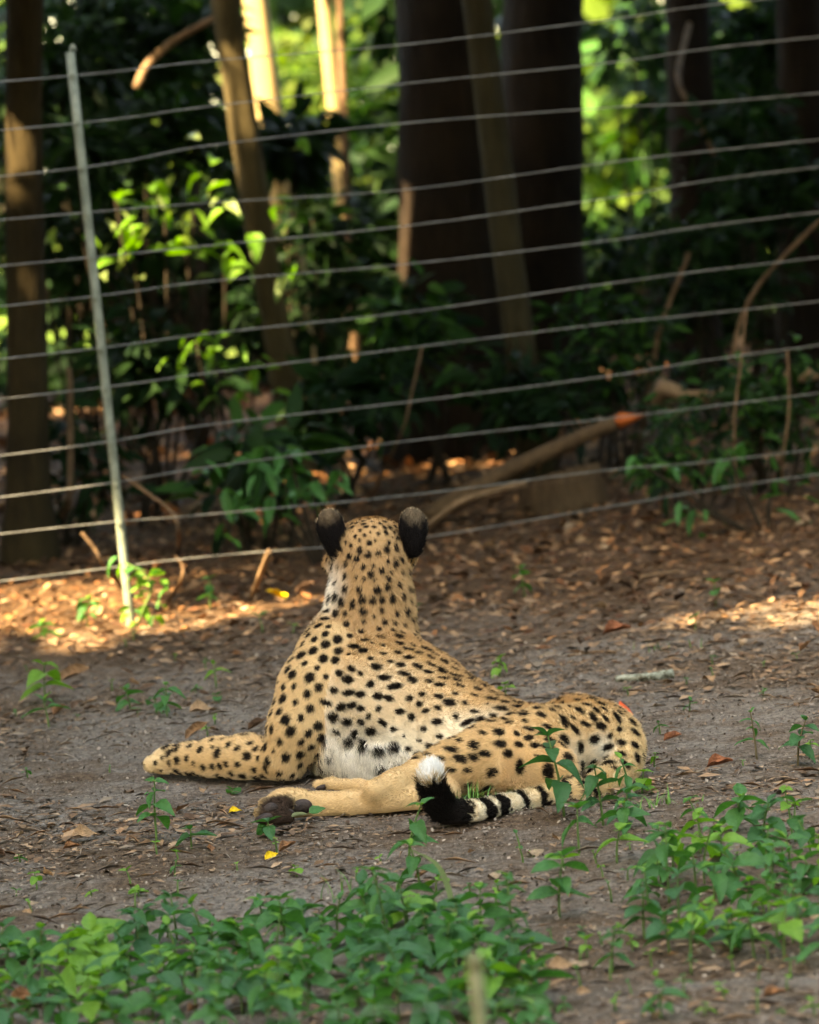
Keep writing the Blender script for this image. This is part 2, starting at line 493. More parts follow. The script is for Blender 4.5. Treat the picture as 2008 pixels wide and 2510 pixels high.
for (lab, x, y, cx, cy, cz, rr, n, r0) in (
        ('spreading tree behind the camera shading the clearing', -5.2, 2.6, -5.0, 3.6, 6.8, (3.2, 3.6, 2.1), 11000, .24),
        ('spreading tree at the left of the clearing, nearest the fence', -5.4, 8.4, -5.0, 8.0, 6.9, (3.1, 3.4, 2.1), 11000, .22),
        ('tall tree left of the fence behind the clearing', -6.4, 13.2, -5.8, 12.8, 7.2, (3.0, 3.2, 2.0), 6000, .24),
        ('tall tree deep in the wood at the left', -5.8, 18.6, -5.2, 18.2, 7.0, (3.0, 3.4, 2.0), 6000, .22),
        ('unseen tree added behind the fence at the right against side light', 5.0, 16.5, 4.0, 17.2, 6.6, (3.0, 3.2, 1.9), 4500, .22),  # this tree and the next are added to keep side light off the wood
        ('unseen tree added at the far right against side light', 5.5, 22.5, 4.4, 22.0, 6.6, (3.0, 3.0, 1.9), 4500, .22),
        ('tree at the left beyond the frame, far back', -6.0, 23.5, -4.6, 22.4, 6.8, (3.0, 2.6, 1.9), 4500, .22),
        ('unseen light-blocking tree added just behind the camera at the left', -3.8, -2.4, -4.0, -.4, 6.8, (3.2, 2.8, 2.4), 8000, .22),  # this crown and the next are added to close off low sky
        ('unseen light-blocking tree added just behind the camera at the right', 2.6, -4.6, 2.2, -4.4, 6.6, (3.2, 2.2, 2.6), 5000, .22),
        ('unseen light-blocking tree added behind the camera, middle of the row', -1.0, -9.5, -.8, -9.0, 6.0, (4.2, 2.6, 4.2), 4500, .24),  # trees added round the clearing to cut low skylight into the wood
        ('unseen light-blocking tree added behind the camera at the right', 5.0, -8.0, 4.6, -7.6, 6.0, (4.0, 2.8, 4.2), 4500, .24),
        ('unseen light-blocking tree added right of the clearing, behind the camera', 9.0, -1.5, 8.6, -1.2, 5.6, (2.8, 3.8, 4.0), 4500, .24),
        ('unseen light-blocking tree added right of the clearing, level with the cheetah', 8.2, 6.5, 7.8, 6.8, 5.6, (2.8, 3.6, 4.0), 4500, .24),
        ('unseen light-blocking tree added right of the clearing, nearest the fence', 6.6, 12.0, 6.0, 12.2, 5.6, (2.8, 3.0, 4.0), 4500, .24),
        ('unseen light-blocking tree added behind the camera at the left', -8.0, -5.0, -7.6, -4.6, 5.8, (3.4, 3.4, 4.0), 4500, .24),
        ('unseen light-blocking tree added at the left beyond the shade trees', -10.0, 4.5, -9.6, 4.8, 5.8, (2.6, 4.0, 4.0), 4500, .24),
        ('unseen light-blocking tree added at the left edge of the wood', -8.6, 11.0, -8.2, 11.2, 5.8, (2.6, 3.4, 4.0), 4500, .24),
        ('unseen low-branched tree added over the fence from the left, shading the wood', -3.4, 15.2, -1.9, 13.5, 4.6, (2.5, 1.3, 2.1), 5500, .15),  # two low crowns added as a curtain against sky over the clearing
        ('unseen low-branched tree added over the fence from the right, shading the wood', 3.3, 15.6, 1.9, 13.7, 4.6, (2.5, 1.3, 2.1), 5500, .15),
        ('tree over the middle of the wood', -2.9, 16.0, -2.2, 15.6, 6.6, (2.8, 2.8, 1.7), 5000, .2)):
    tree(lab, (x, y, 0), [(lerp(x, cx, .2), lerp(y, cy, .2), 1.5), (lerp(x, cx, .5), lerp(y, cy, .5), 3.6)], r0, BARK_BROWN, (cx, cy, cz), rr, n, SH, leaf=.40)

# ------------------------------------------------------------------ fences
def fence_point(px, py):
    """where a pixel's ray meets the upright plane of the wire fence"""
    d = ray(px, py)
    # y = 12.9 + .4 (x + .89)
    t = (12.9 + .4 * .89) / (d.y - .4 * d.x)
    return CAM_O + d * t
fn_root = empty('wire_fence', fence_point(320, 1530), 'electric wire fence with one grey post, behind the cheetah', 'fence')
F0 = np.array(fn_root.location)
ptop, pbot = np.array(fence_point(172, 128)), np.array(fence_point(321, 1534))
post = link('post', tube('post', [pbot - F0 - (ptop - pbot) * .12] + [pbot - F0 + (ptop - pbot) * f for f in np.linspace(0, 1, 8)], [.0145] * 9, METAL, 14), fn_root)
hook = smooth_path([ptop, ptop + np.array([.006, 0, .018]), ptop + np.array([.012, 0, .020]), ptop + np.array([.016, 0, .004])], 8)
link('post_hook', tube('post_hook', hook - F0, [.0045] * 8, METAL, 6), post)
WIRES = [(200, 108, -15), (319, 204, 90), (432, 301, 228), (539, 464, 342), (652, 553, 409), (751, 647, 520), (880, 765, 631), (978, 853, 738), (1117, 985, 846), (1219, 1081, 963), (1309, 1214, 1100), (1425, 1322, 1162)]
for wi, (yl, ym, yr) in enumerate(WIRES):
    a, m_, b = (np.array(fence_point(x, y)) for x, y in ((0, yl), (1000, ym), (2008, yr)))
    # where the wire crosses the post it is clipped to it
    pm = np.array(fence_point(500, lerp(yl, ym, .5) - 4 + 5 * math.sin(wi * 2.1)))
    pr_ = np.array(fence_point(1500, lerp(ym, yr, .5) + 6 * math.sin(wi * 1.7)))
    left = a + np.array([-2.4, -.96, 0]) + np.array([0, 0, .02]); right = b + np.array([3.0, 1.2, .015])
    wp = smooth_path([left, a, pm, m_, pr_, b, right], 60)
    link('wire', tube('wire', wp - F0, [.0018] * 60, WIRE, 6), fn_root)
    # clip
    f = np.argmin(np.abs(wp[:, 0] - lerp(pbot, ptop, np.clip((wp[:, 2].mean()) / ptop[2], 0, 1))[0]))
    zc = wp[f]
    tpos = pbot + (ptop - pbot) * np.clip(zc[2] / ptop[2], 0, 1)
    bm = bmesh.new()
    bmesh.ops.create_cube(bm, size=1)
    bmesh.ops.bevel(bm, geom=bm.edges[:], offset=.2, segments=2, affect='EDGES')
    for v_ in bm.verts: v_.co = Vector((v_.co.x * .016, v_.co.y * .014, v_.co.z * .012)) + Vector(tpos - F0 + np.array([0, -.018, 0]))
    me = bpy.data.meshes.new('clip'); bm.to_mesh(me); bm.free(); me.materials.append(METAL)
    link('clip', me, post)

NY = 4.7
nf = empty('near_fence', P(1165, 2345, NY) * 1.0, 'blurred low post and wire of the near fence at the bottom edge', 'fence')
nf.location.z = 0
N0 = np.array(nf.location)
ntop = np.array(P(1163, 2352, NY))
npost = link('post', tube('post', [(0, 0, -.2)] + [tuple((ntop - N0) * f) for f in np.linspace(0, 1, 6)], [.0085] * 7, OLIVE_M, 14), nf)
capm = link('post_cap', tube('post_cap', [tuple(ntop - N0 + np.array([0, 0, -.012])), tuple(ntop - N0 + np.array([0, 0, .003])), tuple(ntop - N0 + np.array([0, 0, .006]))], [.0088, .0088, .006], OLIVE_M, 14), npost)
wp = smooth_path([np.array(P(-200, 2560, NY)), np.array(P(600, 2500, NY)), np.array(P(1165, 2462, NY)), np.array(P(1600, 2424, NY + .05)), np.array(P(2050, 2398, NY + .08)), np.array(P(2600, 2350, NY + .1))], 40)
link('wire', tube('wire', wp - N0, [.0007] * 40, WIRE, 6), nf)
FUR_COUNT = 300000
# ------------------------------------------------------------------ cheetah
# one continuous body: rounded segments and ellipsoids blended in a distance field, then meshed
def seg_d(p, a, b, ra, rb, sq=None):
    ab = b - a
    h = np.clip(((p - a) @ ab) / (ab @ ab), 0, 1)
    return np.linalg.norm(p - a - h[..., None] * ab, axis=-1) - (ra + (rb - ra) * h)

def ell_d(p, c, M, r):
    q = (p - c) @ M                       # columns of M are the axes
    k0 = np.linalg.norm(q / r, axis=-1)
    k1 = np.linalg.norm(q / (r * r), axis=-1) + 1e-9
    return k0 * (k0 - 1) / k1

def axes(d, up=(0, 0, 1)):
    """orthonormal axes with the first along d"""
    d = np.array(d, float); d /= np.linalg.norm(d)
    s = np.cross(up, d); s /= np.linalg.norm(s)
    return np.stack([d, s, np.cross(d, s)], axis=1)

def A(v): return np.array(v, dtype=float)
def pt(px, py, Y): return A(P(px, py, Y))
def gp(px, py, r):                        # the centre of something of radius r that rests on the ground seen at px, py
    g = A(G(px, py)); g[2] = r * .93; return g

PR = []                                   # dict(kind, geometry, k, region, flow)
def chain(points, k, region):
    for (a, ra), (b, rb) in zip(points[:-1], points[1:]):
        PR.append(dict(t='s', a=A(a), b=A(b), ra=ra, rb=rb, k=k, reg=region, flow=(A(b) - A(a)) / np.linalg.norm(A(b) - A(a))))
def ell(c, d, r, k, region, up=(0, 0, 1), flow=None, cut=False):
    M = axes(d, up)
    PR.append(dict(t='e', c=A(c), M=M, r=A(r), k=k, reg=region, flow=A(flow) if flow is not None else -M[:, 0], cut=cut))

# trunk, head end first so that the fur flows towards the tail
body_dir = pt(840, 1680, 9.50) - pt(1380, 1800, 8.98)
chain([(pt(885, 1620, 9.50), .105), (pt(870, 1680, 9.49), .142), (pt(930, 1735, 9.40), .152), (pt(1030, 1778, 9.29), .143),
       (pt(1130, 1812, 9.18), .120), (pt(1230, 1832, 9.09), .092), (pt(1335, 1838, 9.03), .080), (pt(1420, 1820, 8.99), .088)], .045, 'torso')
ell(pt(1418, 1797, 9.00), body_dir, (.085, .080, .078), .02, 'torso')            # croup
ell(pt(1488, 1800, 8.97), body_dir, (.06, .055, .06), .03, 'torso')
ell(pt(880, 1815, 9.37), body_dir, (.16, .10, .10), .04, 'belly')               # brisket and belly on the ground
ell(pt(1000, 1850, 9.23), body_dir, (.15, .09, .085), .04, 'belly')
ell(pt(975, 1655, 9.43), body_dir, (.18, .06, .080), .04, 'torso')              # ridge of the back
ell(pt(825, 1590, 9.46), (.2, -.2, -1), (.085, .05, .045), .04, 'torso', flow=(.6, -.6, -.3))   # near shoulder blade
# neck and head
chain([(pt(908, 1385, 9.53), .083), (pt(908, 1430, 9.52), .080), (pt(908, 1490, 9.52), .091), (pt(905, 1570, 9.51), .112)], .03, 'neck')
head_f = A((.10, .98, -.10))
ell(pt(908, 1330, 9.555), head_f, (.095, .080, .057), .02, 'head', flow=(0, -.75, -.65))
ell(pt(907, 1374, 9.56), head_f, (.075, .108, .047), .02, 'head', flow=(0, -.6, -.8))          # cheeks
ell(pt(912, 1385, 9.67), head_f, (.065, .042, .038), .03, 'head', flow=(0, -1, 0))           # muzzle
ell(pt(912, 1400, 9.65), head_f, (.055, .036, .025), .02, 'head', flow=(0, -1, 0))
# ears: upright shells
for (cx, cy, bx, by, sgn) in ((811, 1297, 824, 1360, -1), (1014, 1295, 1018, 1360, 1)):
    c, b = pt(cx, cy, 9.515), pt(bx, by, 9.500)
    upd = c - b; upd /= np.linalg.norm(upd)
    nrm = A((sgn * .45, -.9, .1)); nrm -= upd * (nrm @ upd); nrm /= np.linalg.norm(nrm)
    M = np.stack([upd, np.cross(nrm, upd), nrm], axis=1)
    PR.append(dict(t='e', c=c + upd * .006, M=M, r=A((.041, .0370, .0115)), k=.014, reg='ear', flow=upd, cut=False))
    PR.append(dict(t='e', c=c - upd * .028 - np.cross(nrm, upd) * 0.0, M=M, r=A((.040, .021, .015)), k=.020, reg='ear', flow=upd, cut=False))
    PR.append(dict(t='e', c=c - nrm * .019 + upd * .002, M=M, r=A((.038, .026, .016)), k=.006, reg='earin', flow=upd, cut=True))
# near foreleg: shoulder, elbow, forearm along the ground, paw
chain([(pt(800, 1605, 9.42), .066), (pt(765, 1690, 9.37), .070), (pt(735, 1780, 9.34), .064), (pt(700, 1858, 9.345), .052)], .03, 'arm')
elb = gp(688, 1912, .044)
chain([(elb, .046), (gp(610, 1910, .050), .051), (gp(535, 1906, .045), .045), (gp(470, 1901, .038), .036), (gp(430, 1899, .035), .034)], .02, 'arm')
ell(gp(414, 1898, .032), (-.8, .5, 0), (.040, .038, .034), .015, 'paw', flow=(-.8, .5, 0))
for dx, dy in ((0, 0), (.012, .020), (-.014, -.018)):
    g = gp(400, 1897, .027) + A((dx - .006, dy * 1.35, .002)); PR.append(dict(t='s', a=g + A((.03, -.015, .010)), b=g, ra=.019, rb=.0215, k=.003, reg='paw', flow=A((-.8, .5, 0)), cut=False))
# far foreleg, folded under the chest
chain([(pt(850, 1700, 9.60), .070), (pt(800, 1790, 9.66), .050), (A((-.22, 9.72, .045)), .042), (A((-.34, 9.66, .035)), .033)], .03, 'arm')
# near hind leg: thigh, knee, shank back to the hock, long foot forward
chain([(pt(1440, 1818, 8.93), .080), (pt(1330, 1838, 8.88), .083), (pt(1200, 1860, 8.87), .068), (pt(1110, 1882, 8.86), .050), (pt(1040, 1902, 8.83), .039)], .030, 'thigh')
chain([(pt(1040, 1902, 8.83), .039), (pt(975, 1924, 8.79), .030), (pt(920, 1941, 8.76), .026)], .020, 'foot')
ell(pt(1270, 1862, 8.84), body_dir, (.17, .06, .072), .02, 'thigh')
chain([(pt(1060, 1915, 8.83), .036), (gp(1098, 1975, .034), .027)], .015, 'foot')
chain([(gp(1098, 1978, .026), .026), (gp(1040, 1985, .027), .028), (gp(950, 1993, .027), .029), (gp(860, 2000, .026), .027), (gp(790, 2002, .026), .026), (gp(740, 2004, .028), .028)], .012, 'foot')
ell(gp(712, 2008, .034), (-.97, .1, .12), (.050, .028, .034), .012, 'foot', flow=(-1, 0, .1))
for (x, y, z, r) in ((684, 1957, 8.80, .016), (652, 1972, 8.77, .017), (640, 1993, 8.75, .017), (652, 2008, 8.74, .016)):
    q = pt(x, y, z); PR.append(dict(t='s', a=q + A((.045, .008, -.002)), b=q, ra=.016, rb=r * .85, k=.006, reg='foot', flow=A((-1, 0, 0)), cut=False))
# far hind foot, its toes showing past the near one
chain([(gp(960, 1962, .02), .018), (gp(880, 1945, .015), .015), (gp(815, 1938, .014), .014), (gp(780, 1936, .011), .011)], .012, 'foot')
# tail: from the croup round to the front, tip raised
tail_px = [(1490, 1795, 8.98, .055), (1520, 1815, 8.95, .046), (1530, 1852, 8.90, .039), (1512, 1895, 8.83, .033)]
tail = [(pt(x, y, Y), r) for x, y, Y, r in tail_px]
tail += [(gp(1462, 1962, .026), .026), (gp(1390, 1968, .022), .022), (gp(1300, 1985, .020), .0205), (gp(1210, 2006, .021), .021), (gp(1145, 2020, .023), .022)]
tY = float(G(1100, 2024)[1])
tail += [(pt(1100, 1994, tY), .023), (pt(1078, 1968, tY - .01), .023), (pt(1060, 1932, tY - .02), .020), (pt(1055, 1903, tY - .03), .017), (pt(1058, 1884, tY - .03), .012)]
tp = smooth_path([(*p, r) for p, r in tail], 34)
TAIL = [(A(q[:3]), q[3]) for q in tp]
chain(TAIL, .010, 'tail')

def prim_d(pr, p):
    return seg_d(p, pr['a'], pr['b'], pr['ra'], pr['rb']) if pr['t'] == 's' else ell_d(p, pr['c'], pr['M'], pr['r'])

def prim_box(pr):
    if pr['t'] == 's':
        m = max(pr['ra'], pr['rb'])
        return np.minimum(pr['a'], pr['b']) - m, np.maximum(pr['a'], pr['b']) + m
    e = np.sqrt(((pr['M'] * pr['r']) ** 2).sum(1))
    return pr['c'] - e, pr['c'] + e

VOX = .0045
boxes = [prim_box(p) for p in PR]
lo = np.min([b[0] for b in boxes], axis=0) - .03
hi = np.max([b[1] for b in boxes], axis=0) + .03
dims = np.ceil((hi - lo) / VOX).astype(int) + 1
fld = np.full(dims, .06, dtype=np.float32)
ax = [lo[i] + VOX * np.arange(dims[i]) for i in range(3)]
for pr, (b0, b1) in zip(PR, boxes):
    m = pr['k'] + .02
    i0 = np.maximum(((b0 - m - lo) / VOX).astype(int), 0)
    i1 = np.minimum(np.ceil((b1 + m - lo) / VOX).astype(int) + 1, dims)
    sl = tuple(slice(a, b) for a, b in zip(i0, i1))
    gx = np.stack(np.meshgrid(*[ax[i][sl[i]] for i in range(3)], indexing='ij'), -1)
    d = prim_d(pr, gx).astype(np.float32)
    cur = fld[sl]
    k = pr['k']
    if pr.get('cut'):
        h = np.maximum(k - np.abs(cur + d), 0) / k
        fld[sl] = np.maximum(cur, -d) + h * h * k * .25
    else:
        h = np.maximum(k - np.abs(cur - d), 0) / k
        fld[sl] = np.minimum(cur, d) - h * h * k * .25

def surface_nets(f):
    s = f < 0
    nx, ny, nz = f.shape
    acc = np.zeros((nx - 1, ny - 1, nz - 1), dtype=np.int8)
    for i in (0, 1):
        for j in (0, 1):
            for k in (0, 1):
                acc += s[i:nx - 1 + i, j:ny - 1 + j, k:nz - 1 + k]
    act = (acc > 0) & (acc < 8)
    idx = np.full(act.shape, -1, dtype=np.int64)
    cells = np.argwhere(act)
    idx[act] = np.arange(len(cells))
    pos = np.zeros((len(cells), 3)); cnt = np.zeros(len(cells))
    C = [(0,0,0),(1,0,0),(0,1,0),(1,1,0),(0,0,1),(1,0,1),(0,1,1),(1,1,1)]
    vals = {c: f[cells[:, 0] + c[0], cells[:, 1] + c[1], cells[:, 2] + c[2]] for c in C}
    for c in C:
        for a in range(3):
            if c[a] == 0:
                e = list(c); e[a] = 1; e = tuple(e)
                v0, v1 = vals[c], vals[e]
                m = (v0 < 0) != (v1 < 0)
                t = v0[m] / (v0[m] - v1[m])
                q = np.tile(np.array(c, float), (m.sum(), 1)); q[:, a] += t
                pos[m] += q; cnt[m] += 1
    V = cells + pos / cnt[:, None]
    quads = []
    for a in range(3):
        b, c = (a + 1) % 3, (a + 2) % 3
        sh = list(f.shape)
        sl0 = [slice(1, -1)] * 3; sl0[a] = slice(0, -1)
        sl1 = [slice(1, -1)] * 3; sl1[a] = slice(1, None)
        s0, s1 = s[tuple(sl0)], s[tuple(sl1)]
        for sign in (0, 1):
            m = (s0 & ~s1) if sign == 0 else (~s0 & s1)
            e = np.argwhere(m)
            if not len(e): continue
            e = e + np.array([0 if i == a else 1 for i in range(3)])
            def cell(db, dc):
                q = e.copy(); q[:, b] -= db; q[:, c] -= dc
                return idx[q[:, 0], q[:, 1], q[:, 2]]
            Q = np.stack([cell(1, 1), cell(0, 1), cell(0, 0), cell(1, 0)], 1)
            quads.append(Q if sign == 0 else Q[:, ::-1])
    return V, np.concatenate(quads)

cv, cq = surface_nets(fld)
cv = cv * VOX + lo
# relax a little: average with neighbours
nb_e = np.concatenate([cq[:, [0, 1]], cq[:, [1, 2]], cq[:, [2, 3]], cq[:, [3, 0]]])
for it in range(3):
    acc = np.zeros_like(cv); n = np.zeros(len(cv))
    np.add.at(acc, nb_e[:, 0], cv[nb_e[:, 1]]); np.add.at(n, nb_e[:, 0], 1)
    np.add.at(acc, nb_e[:, 1], cv[nb_e[:, 0]]); np.add.at(n, nb_e[:, 1], 1)
    cv = cv * .5 + .5 * acc / n[:, None]
cv[:, 2] = np.maximum(cv[:, 2], .004)
# normals
tri = np.concatenate([cq[:, [0, 1, 2]], cq[:, [0, 2, 3]]])
fn = np.cross(cv[tri[:, 1]] - cv[tri[:, 0]], cv[tri[:, 2]] - cv[tri[:, 0]])
vn = np.zeros_like(cv)
for i in range(3): np.add.at(vn, tri[:, i], fn)
vn /= np.linalg.norm(vn, axis=1)[:, None] + 1e-12

# --- coat: base colour by body region, then pale and dark zones, then the spots
REG = dict(torso=(.62, .415, .215), belly=(.74, .60, .40), neck=(.52, .33, .165), head=(.45, .27, .13), ear=(.008, .007, .006), earin=(.5, .38, .24),
           arm=(.62, .42, .22), paw=(.64, .46, .26), thigh=(.62, .41, .21), foot=(.56, .38, .20), tail=(.64, .46, .25))
def region_fields(p):
    w = np.zeros(len(p)); col = np.zeros((len(p), 3)); fl = np.zeros((len(p), 3)); best = np.full(len(p), 9.0); reg = np.zeros(len(p), dtype=int)
    for i, pr in enumerate(PR):
        d = prim_d(pr, p)
        ww = np.exp(-np.maximum(d, -.02) / .012)
        if pr['reg'] == 'earin': continue
        if pr['reg'] == 'ear': ww = ww ** 2.5 * 6
        w += ww; col += ww[:, None] * A(REG[pr['reg']]); fl += ww[:, None] * pr['flow']
        m = d < best; best[m] = d[m]; reg[m] = i
    return col / w[:, None], fl / (np.linalg.norm(fl, axis=1)[:, None] + 1e-9), reg
ccol, cflow, creg = region_fields(cv)
RNAME = np.array([p['reg'] for p in PR])
vreg = RNAME[creg]

def blend(mask, c):
    global ccol
    m = np.clip(mask, 0, 1)[:, None]
    ccol = ccol * (1 - m) + A(c) * m
def ball(c, r, soft=.5):
    d = np.linalg.norm(cv - A(c), axis=1) / r
    return np.clip((1 - d) / soft, 0, 1)
CREAM, ORANGE, WHITE = (.88, .79, .63), (.47, .28, .135), (.92, .88, .80)
# back: richer colour along the spine
SP = smooth_path([pt(905, 1380, 9.46), pt(910, 1490, 9.42), pt(960, 1560, 9.44), pt(1080, 1640, 9.40), pt(1200, 1700, 9.25), pt(1320, 1730, 9.12), pt(1420, 1720, 9.03)], 40)
dsp = np.min(np.linalg.norm(cv[:, None, :] - SP[None], axis=2), axis=1)
tors = np.isin(vreg, ['torso', 'neck', 'belly'])
blend(np.where(tors, np.clip((.17 - dsp) / .13, 0, 1) * .75, 0), ORANGE)
blend(np.where(np.isin(vreg, ['torso', 'belly']), np.clip((dsp - .13) / .15, 0, 1) * .65, 0), CREAM)
# underside of the chest, belly and flank fold
for (x, y, Y, r, s) in ((770, 1850, 9.25, .11, .9), (850, 1895, 9.2, .12, 1), (960, 1885, 9.1, .12, .9), (1060, 1815, 9.05, .075, .75), (1120, 1785, 9.03, .07, .9), (1190, 1752, 9.02, .06, .7), (980, 1835, 9.1, .09, .6), (1300, 1945, 8.8, .11, .35), (840, 1900, 9.15, .13, 1.0), (930, 1890, 9.1, .11, .9)):
    blend(np.where(np.isin(vreg, ['torso', 'belly', 'neck']) | (x > 1250), ball(pt(x, y, Y), r, .95) * s, 0), WHITE if y > 1840 and x < 1100 else CREAM)
blend(ball(pt(815, 1440, 9.50), .075, .8) * .75, WHITE)          # pale side of the throat
blend(ball(pt(800, 1500, 9.48), .055, .8) * .5, CREAM)
blend(ball(pt(1474, 1832, 8.86), .042, .95) * .7, WHITE)         # under the tail root
blend(ball(pt(1440, 1880, 8.8), .09, .8) * .55, CREAM)
blend(ball(pt(1380, 1905, 8.8), .09, .9) * .45, CREAM)
blend(np.where((vreg == 'foot') & (vn[:, 1] < .3), ball(pt(688, 1990, 8.74), .062, .35), 0), (.035, .022, .016))   # dark sole
blend(ball(pt(384, 1866, 9.68), .065, .8) * .95, WHITE)            # toes
blend(np.where(vreg == 'arm', np.clip((.030 - cv[:, 2]) / .03, 0, 1) * .35, 0), CREAM)
blend(np.where(vreg == 'tail', np.clip((.022 - cv[:, 2]) / .02, 0, 1) * .5, 0), CREAM)
blend(np.where(vreg == 'ear', 1.0, 0), (.006, .005, .005))
# ears: tawny upper rim over black
for (cx, cy) in ((800, 1252), (1020, 1250)):
    blend(np.where(vreg == 'ear', np.clip(ball(pt(cx, cy, 9.51), .040, .6) * .50 + .12 * vnoise_np(cv, 240, 3, 2) * (ball(pt(cx, cy, 9.53), .05) > 0), 0, .8), 0), (.23, .165, .105))
blend(np.where(np.isin(vreg, ['earin', 'ear']) & (vn[:, 1] > .35), 1, 0), (.5, .38, .24))

# spots: centres scattered with a spacing and size that depend on the region
SPOT = dict(torso=(.0278, .0112), belly=(.033, .0128), neck=(.0255, .0098), head=(.0155, .0059), arm=(.0268, .0108), paw=(.022, .0056), thigh=(.0268, .0108))
sp_c, sp_r, sp_t, sp_b, sp_s = [], [], [], [], []
order = RNG.permutation(len(cv))
alive = np.array([r in SPOT for r in vreg])
vreg2 = np.where((vreg == 'tail') & (np.min(np.linalg.norm(cv[:, None] - np.array([t[0] for t in TAIL[:9]])[None], axis=2), axis=1) < .06), 'thigh', vreg)
alive |= (vreg2 == 'thigh') & (vreg == 'tail') & (cv[:, 2] > .05)
area_bad = np.zeros(len(cv), bool)
area_bad |= ball(pt(860, 1905, 9.18), .075) > 0
area_bad |= ball(pt(785, 1860, 9.22), .070) > 0
area_bad |= (np.isin(vreg, ['torso'])) & (ball(pt(1110, 1790, 9.03), .035) > 0)
area_bad |= (vn[:, 1] > .8)
alive &= ~area_bad
big = [(1262, 1886, 8.75, .0155, 1.6, .35), (1328, 1893, 8.75, .0165, 1.3, .1), (1396, 1807, 8.78, .0140, 1.2, -.3), (1485, 1858, 8.80, .0190, 1.1, .2), (1438, 1838, 8.80, .0110, 1.7, .1), (1205, 1905, 8.74, .0125, 1.5, .8), (1395, 1840, 8.78, .0130, 1.0, 0)]
def add_spot(i, r, el, ang_dir):
    n = vn[i]; t = ang_dir - n * (ang_dir @ n); t /= np.linalg.norm(t) + 1e-9
    sp_c.append(cv[i]); sp_r.append(r); sp_t.append(t); sp_b.append(np.cross(n, t)); sp_s.append(el)
for (x, y, Y, r, el, an) in big:
    dview = A(ray(x, y)); dview /= np.linalg.norm(dview)
    q = cv - A(CAM_O); tt = q @ dview; off = np.linalg.norm(q - tt[:, None] * dview, axis=1)
    cand = np.where(off < .012)[0]
    if not len(cand): continue
    i = cand[np.argmin(tt[cand])]
    add_spot(i, r, el, A((math.sin(an), 0, math.cos(an))))
    alive[np.linalg.norm(cv - cv[i], axis=1) < .040] = False
zone_thigh_low = np.linalg.norm(cv - pt(1300, 1930, 8.78), axis=1) < .085
alive &= ~zone_thigh_low
for i in order:
    if not alive[i]: continue
    s, r = SPOT[vreg2[i]]
    j = RNG.uniform(.86, 1.16)
    lowleg = 1.0
    if vreg[i] == 'neck' and cv[i][2] > .42: s, r = s * .86, r * .80
    if vreg[i] in ('torso', 'neck') and dsp[i] < .05: s, r = s * .86, r * .88
    alive[np.linalg.norm(cv - cv[i], axis=1) < s * j] = False
    rr = r * RNG.uniform(.68, 1.28)
    if RNG.random() < .08: rr *= .55
    fl = (body_dir / np.linalg.norm(body_dir) if vreg2[i] in ('torso', 'belly', 'thigh') else cflow[i]) + RNG.normal(0, .2, 3)
    add_spot(i, rr, RNG.uniform(1.25, 2.3) if vreg[i] in ('torso', 'belly', 'thigh') else RNG.uniform(1.0, 1.3), fl)
sp_c, sp_r, sp_t, sp_b, sp_s = map(np.array, (sp_c, sp_r, sp_t, sp_b, sp_s))

def vnoise(p, f, seed=0):
    """cheap smooth value noise from sines"""
    q = p * f
    return (np.sin(q[:, 0] * 1.7 + q[:, 1] * 2.3 + seed) + np.sin(q[:, 1] * 1.9 - q[:, 2] * 2.7 + 1.3 + seed) + np.sin(q[:, 2] * 2.1 + q[:, 0] * 2.9 + 2.1 + seed)) / 3

def spot_mask(p, soft=.22):
    m = np.zeros(len(p))
    wob = vnoise(p, 260) * .14 + vnoise(p, 620, 2) * .10
    o = np.argsort(p[:, 0]); xs = p[o, 0]
    for c, r, t, b, el in zip(sp_c, sp_r, sp_t, sp_b, sp_s):
        R_ = r * el * 1.35
        a, z = np.searchsorted(xs, c[0] - R_), np.searchsorted(xs, c[0] + R_)
        ii = o[a:z]
        if not len(ii): continue
        d = p[ii] - c
        u = np.sqrt((d @ t / (r * math.sqrt(el))) ** 2 + (d @ b / (r / math.sqrt(el))) ** 2 + (np.linalg.norm(np.cross(d, 1), axis=1) * 0)) if False else np.sqrt((d @ t / (r * math.sqrt(el))) ** 2 + (d @ b / (r / math.sqrt(el))) ** 2)
        nd = d - np.outer(d @ t, t) - np.outer(d @ b, b)
        u = u + (np.linalg.norm(nd, axis=1) / (r * 1.2)) ** 2 * .4 + wob[ii]
        m[ii] = np.maximum(m[ii], np.clip((1 + soft - u) / (2 * soft), 0, 1))
    return m

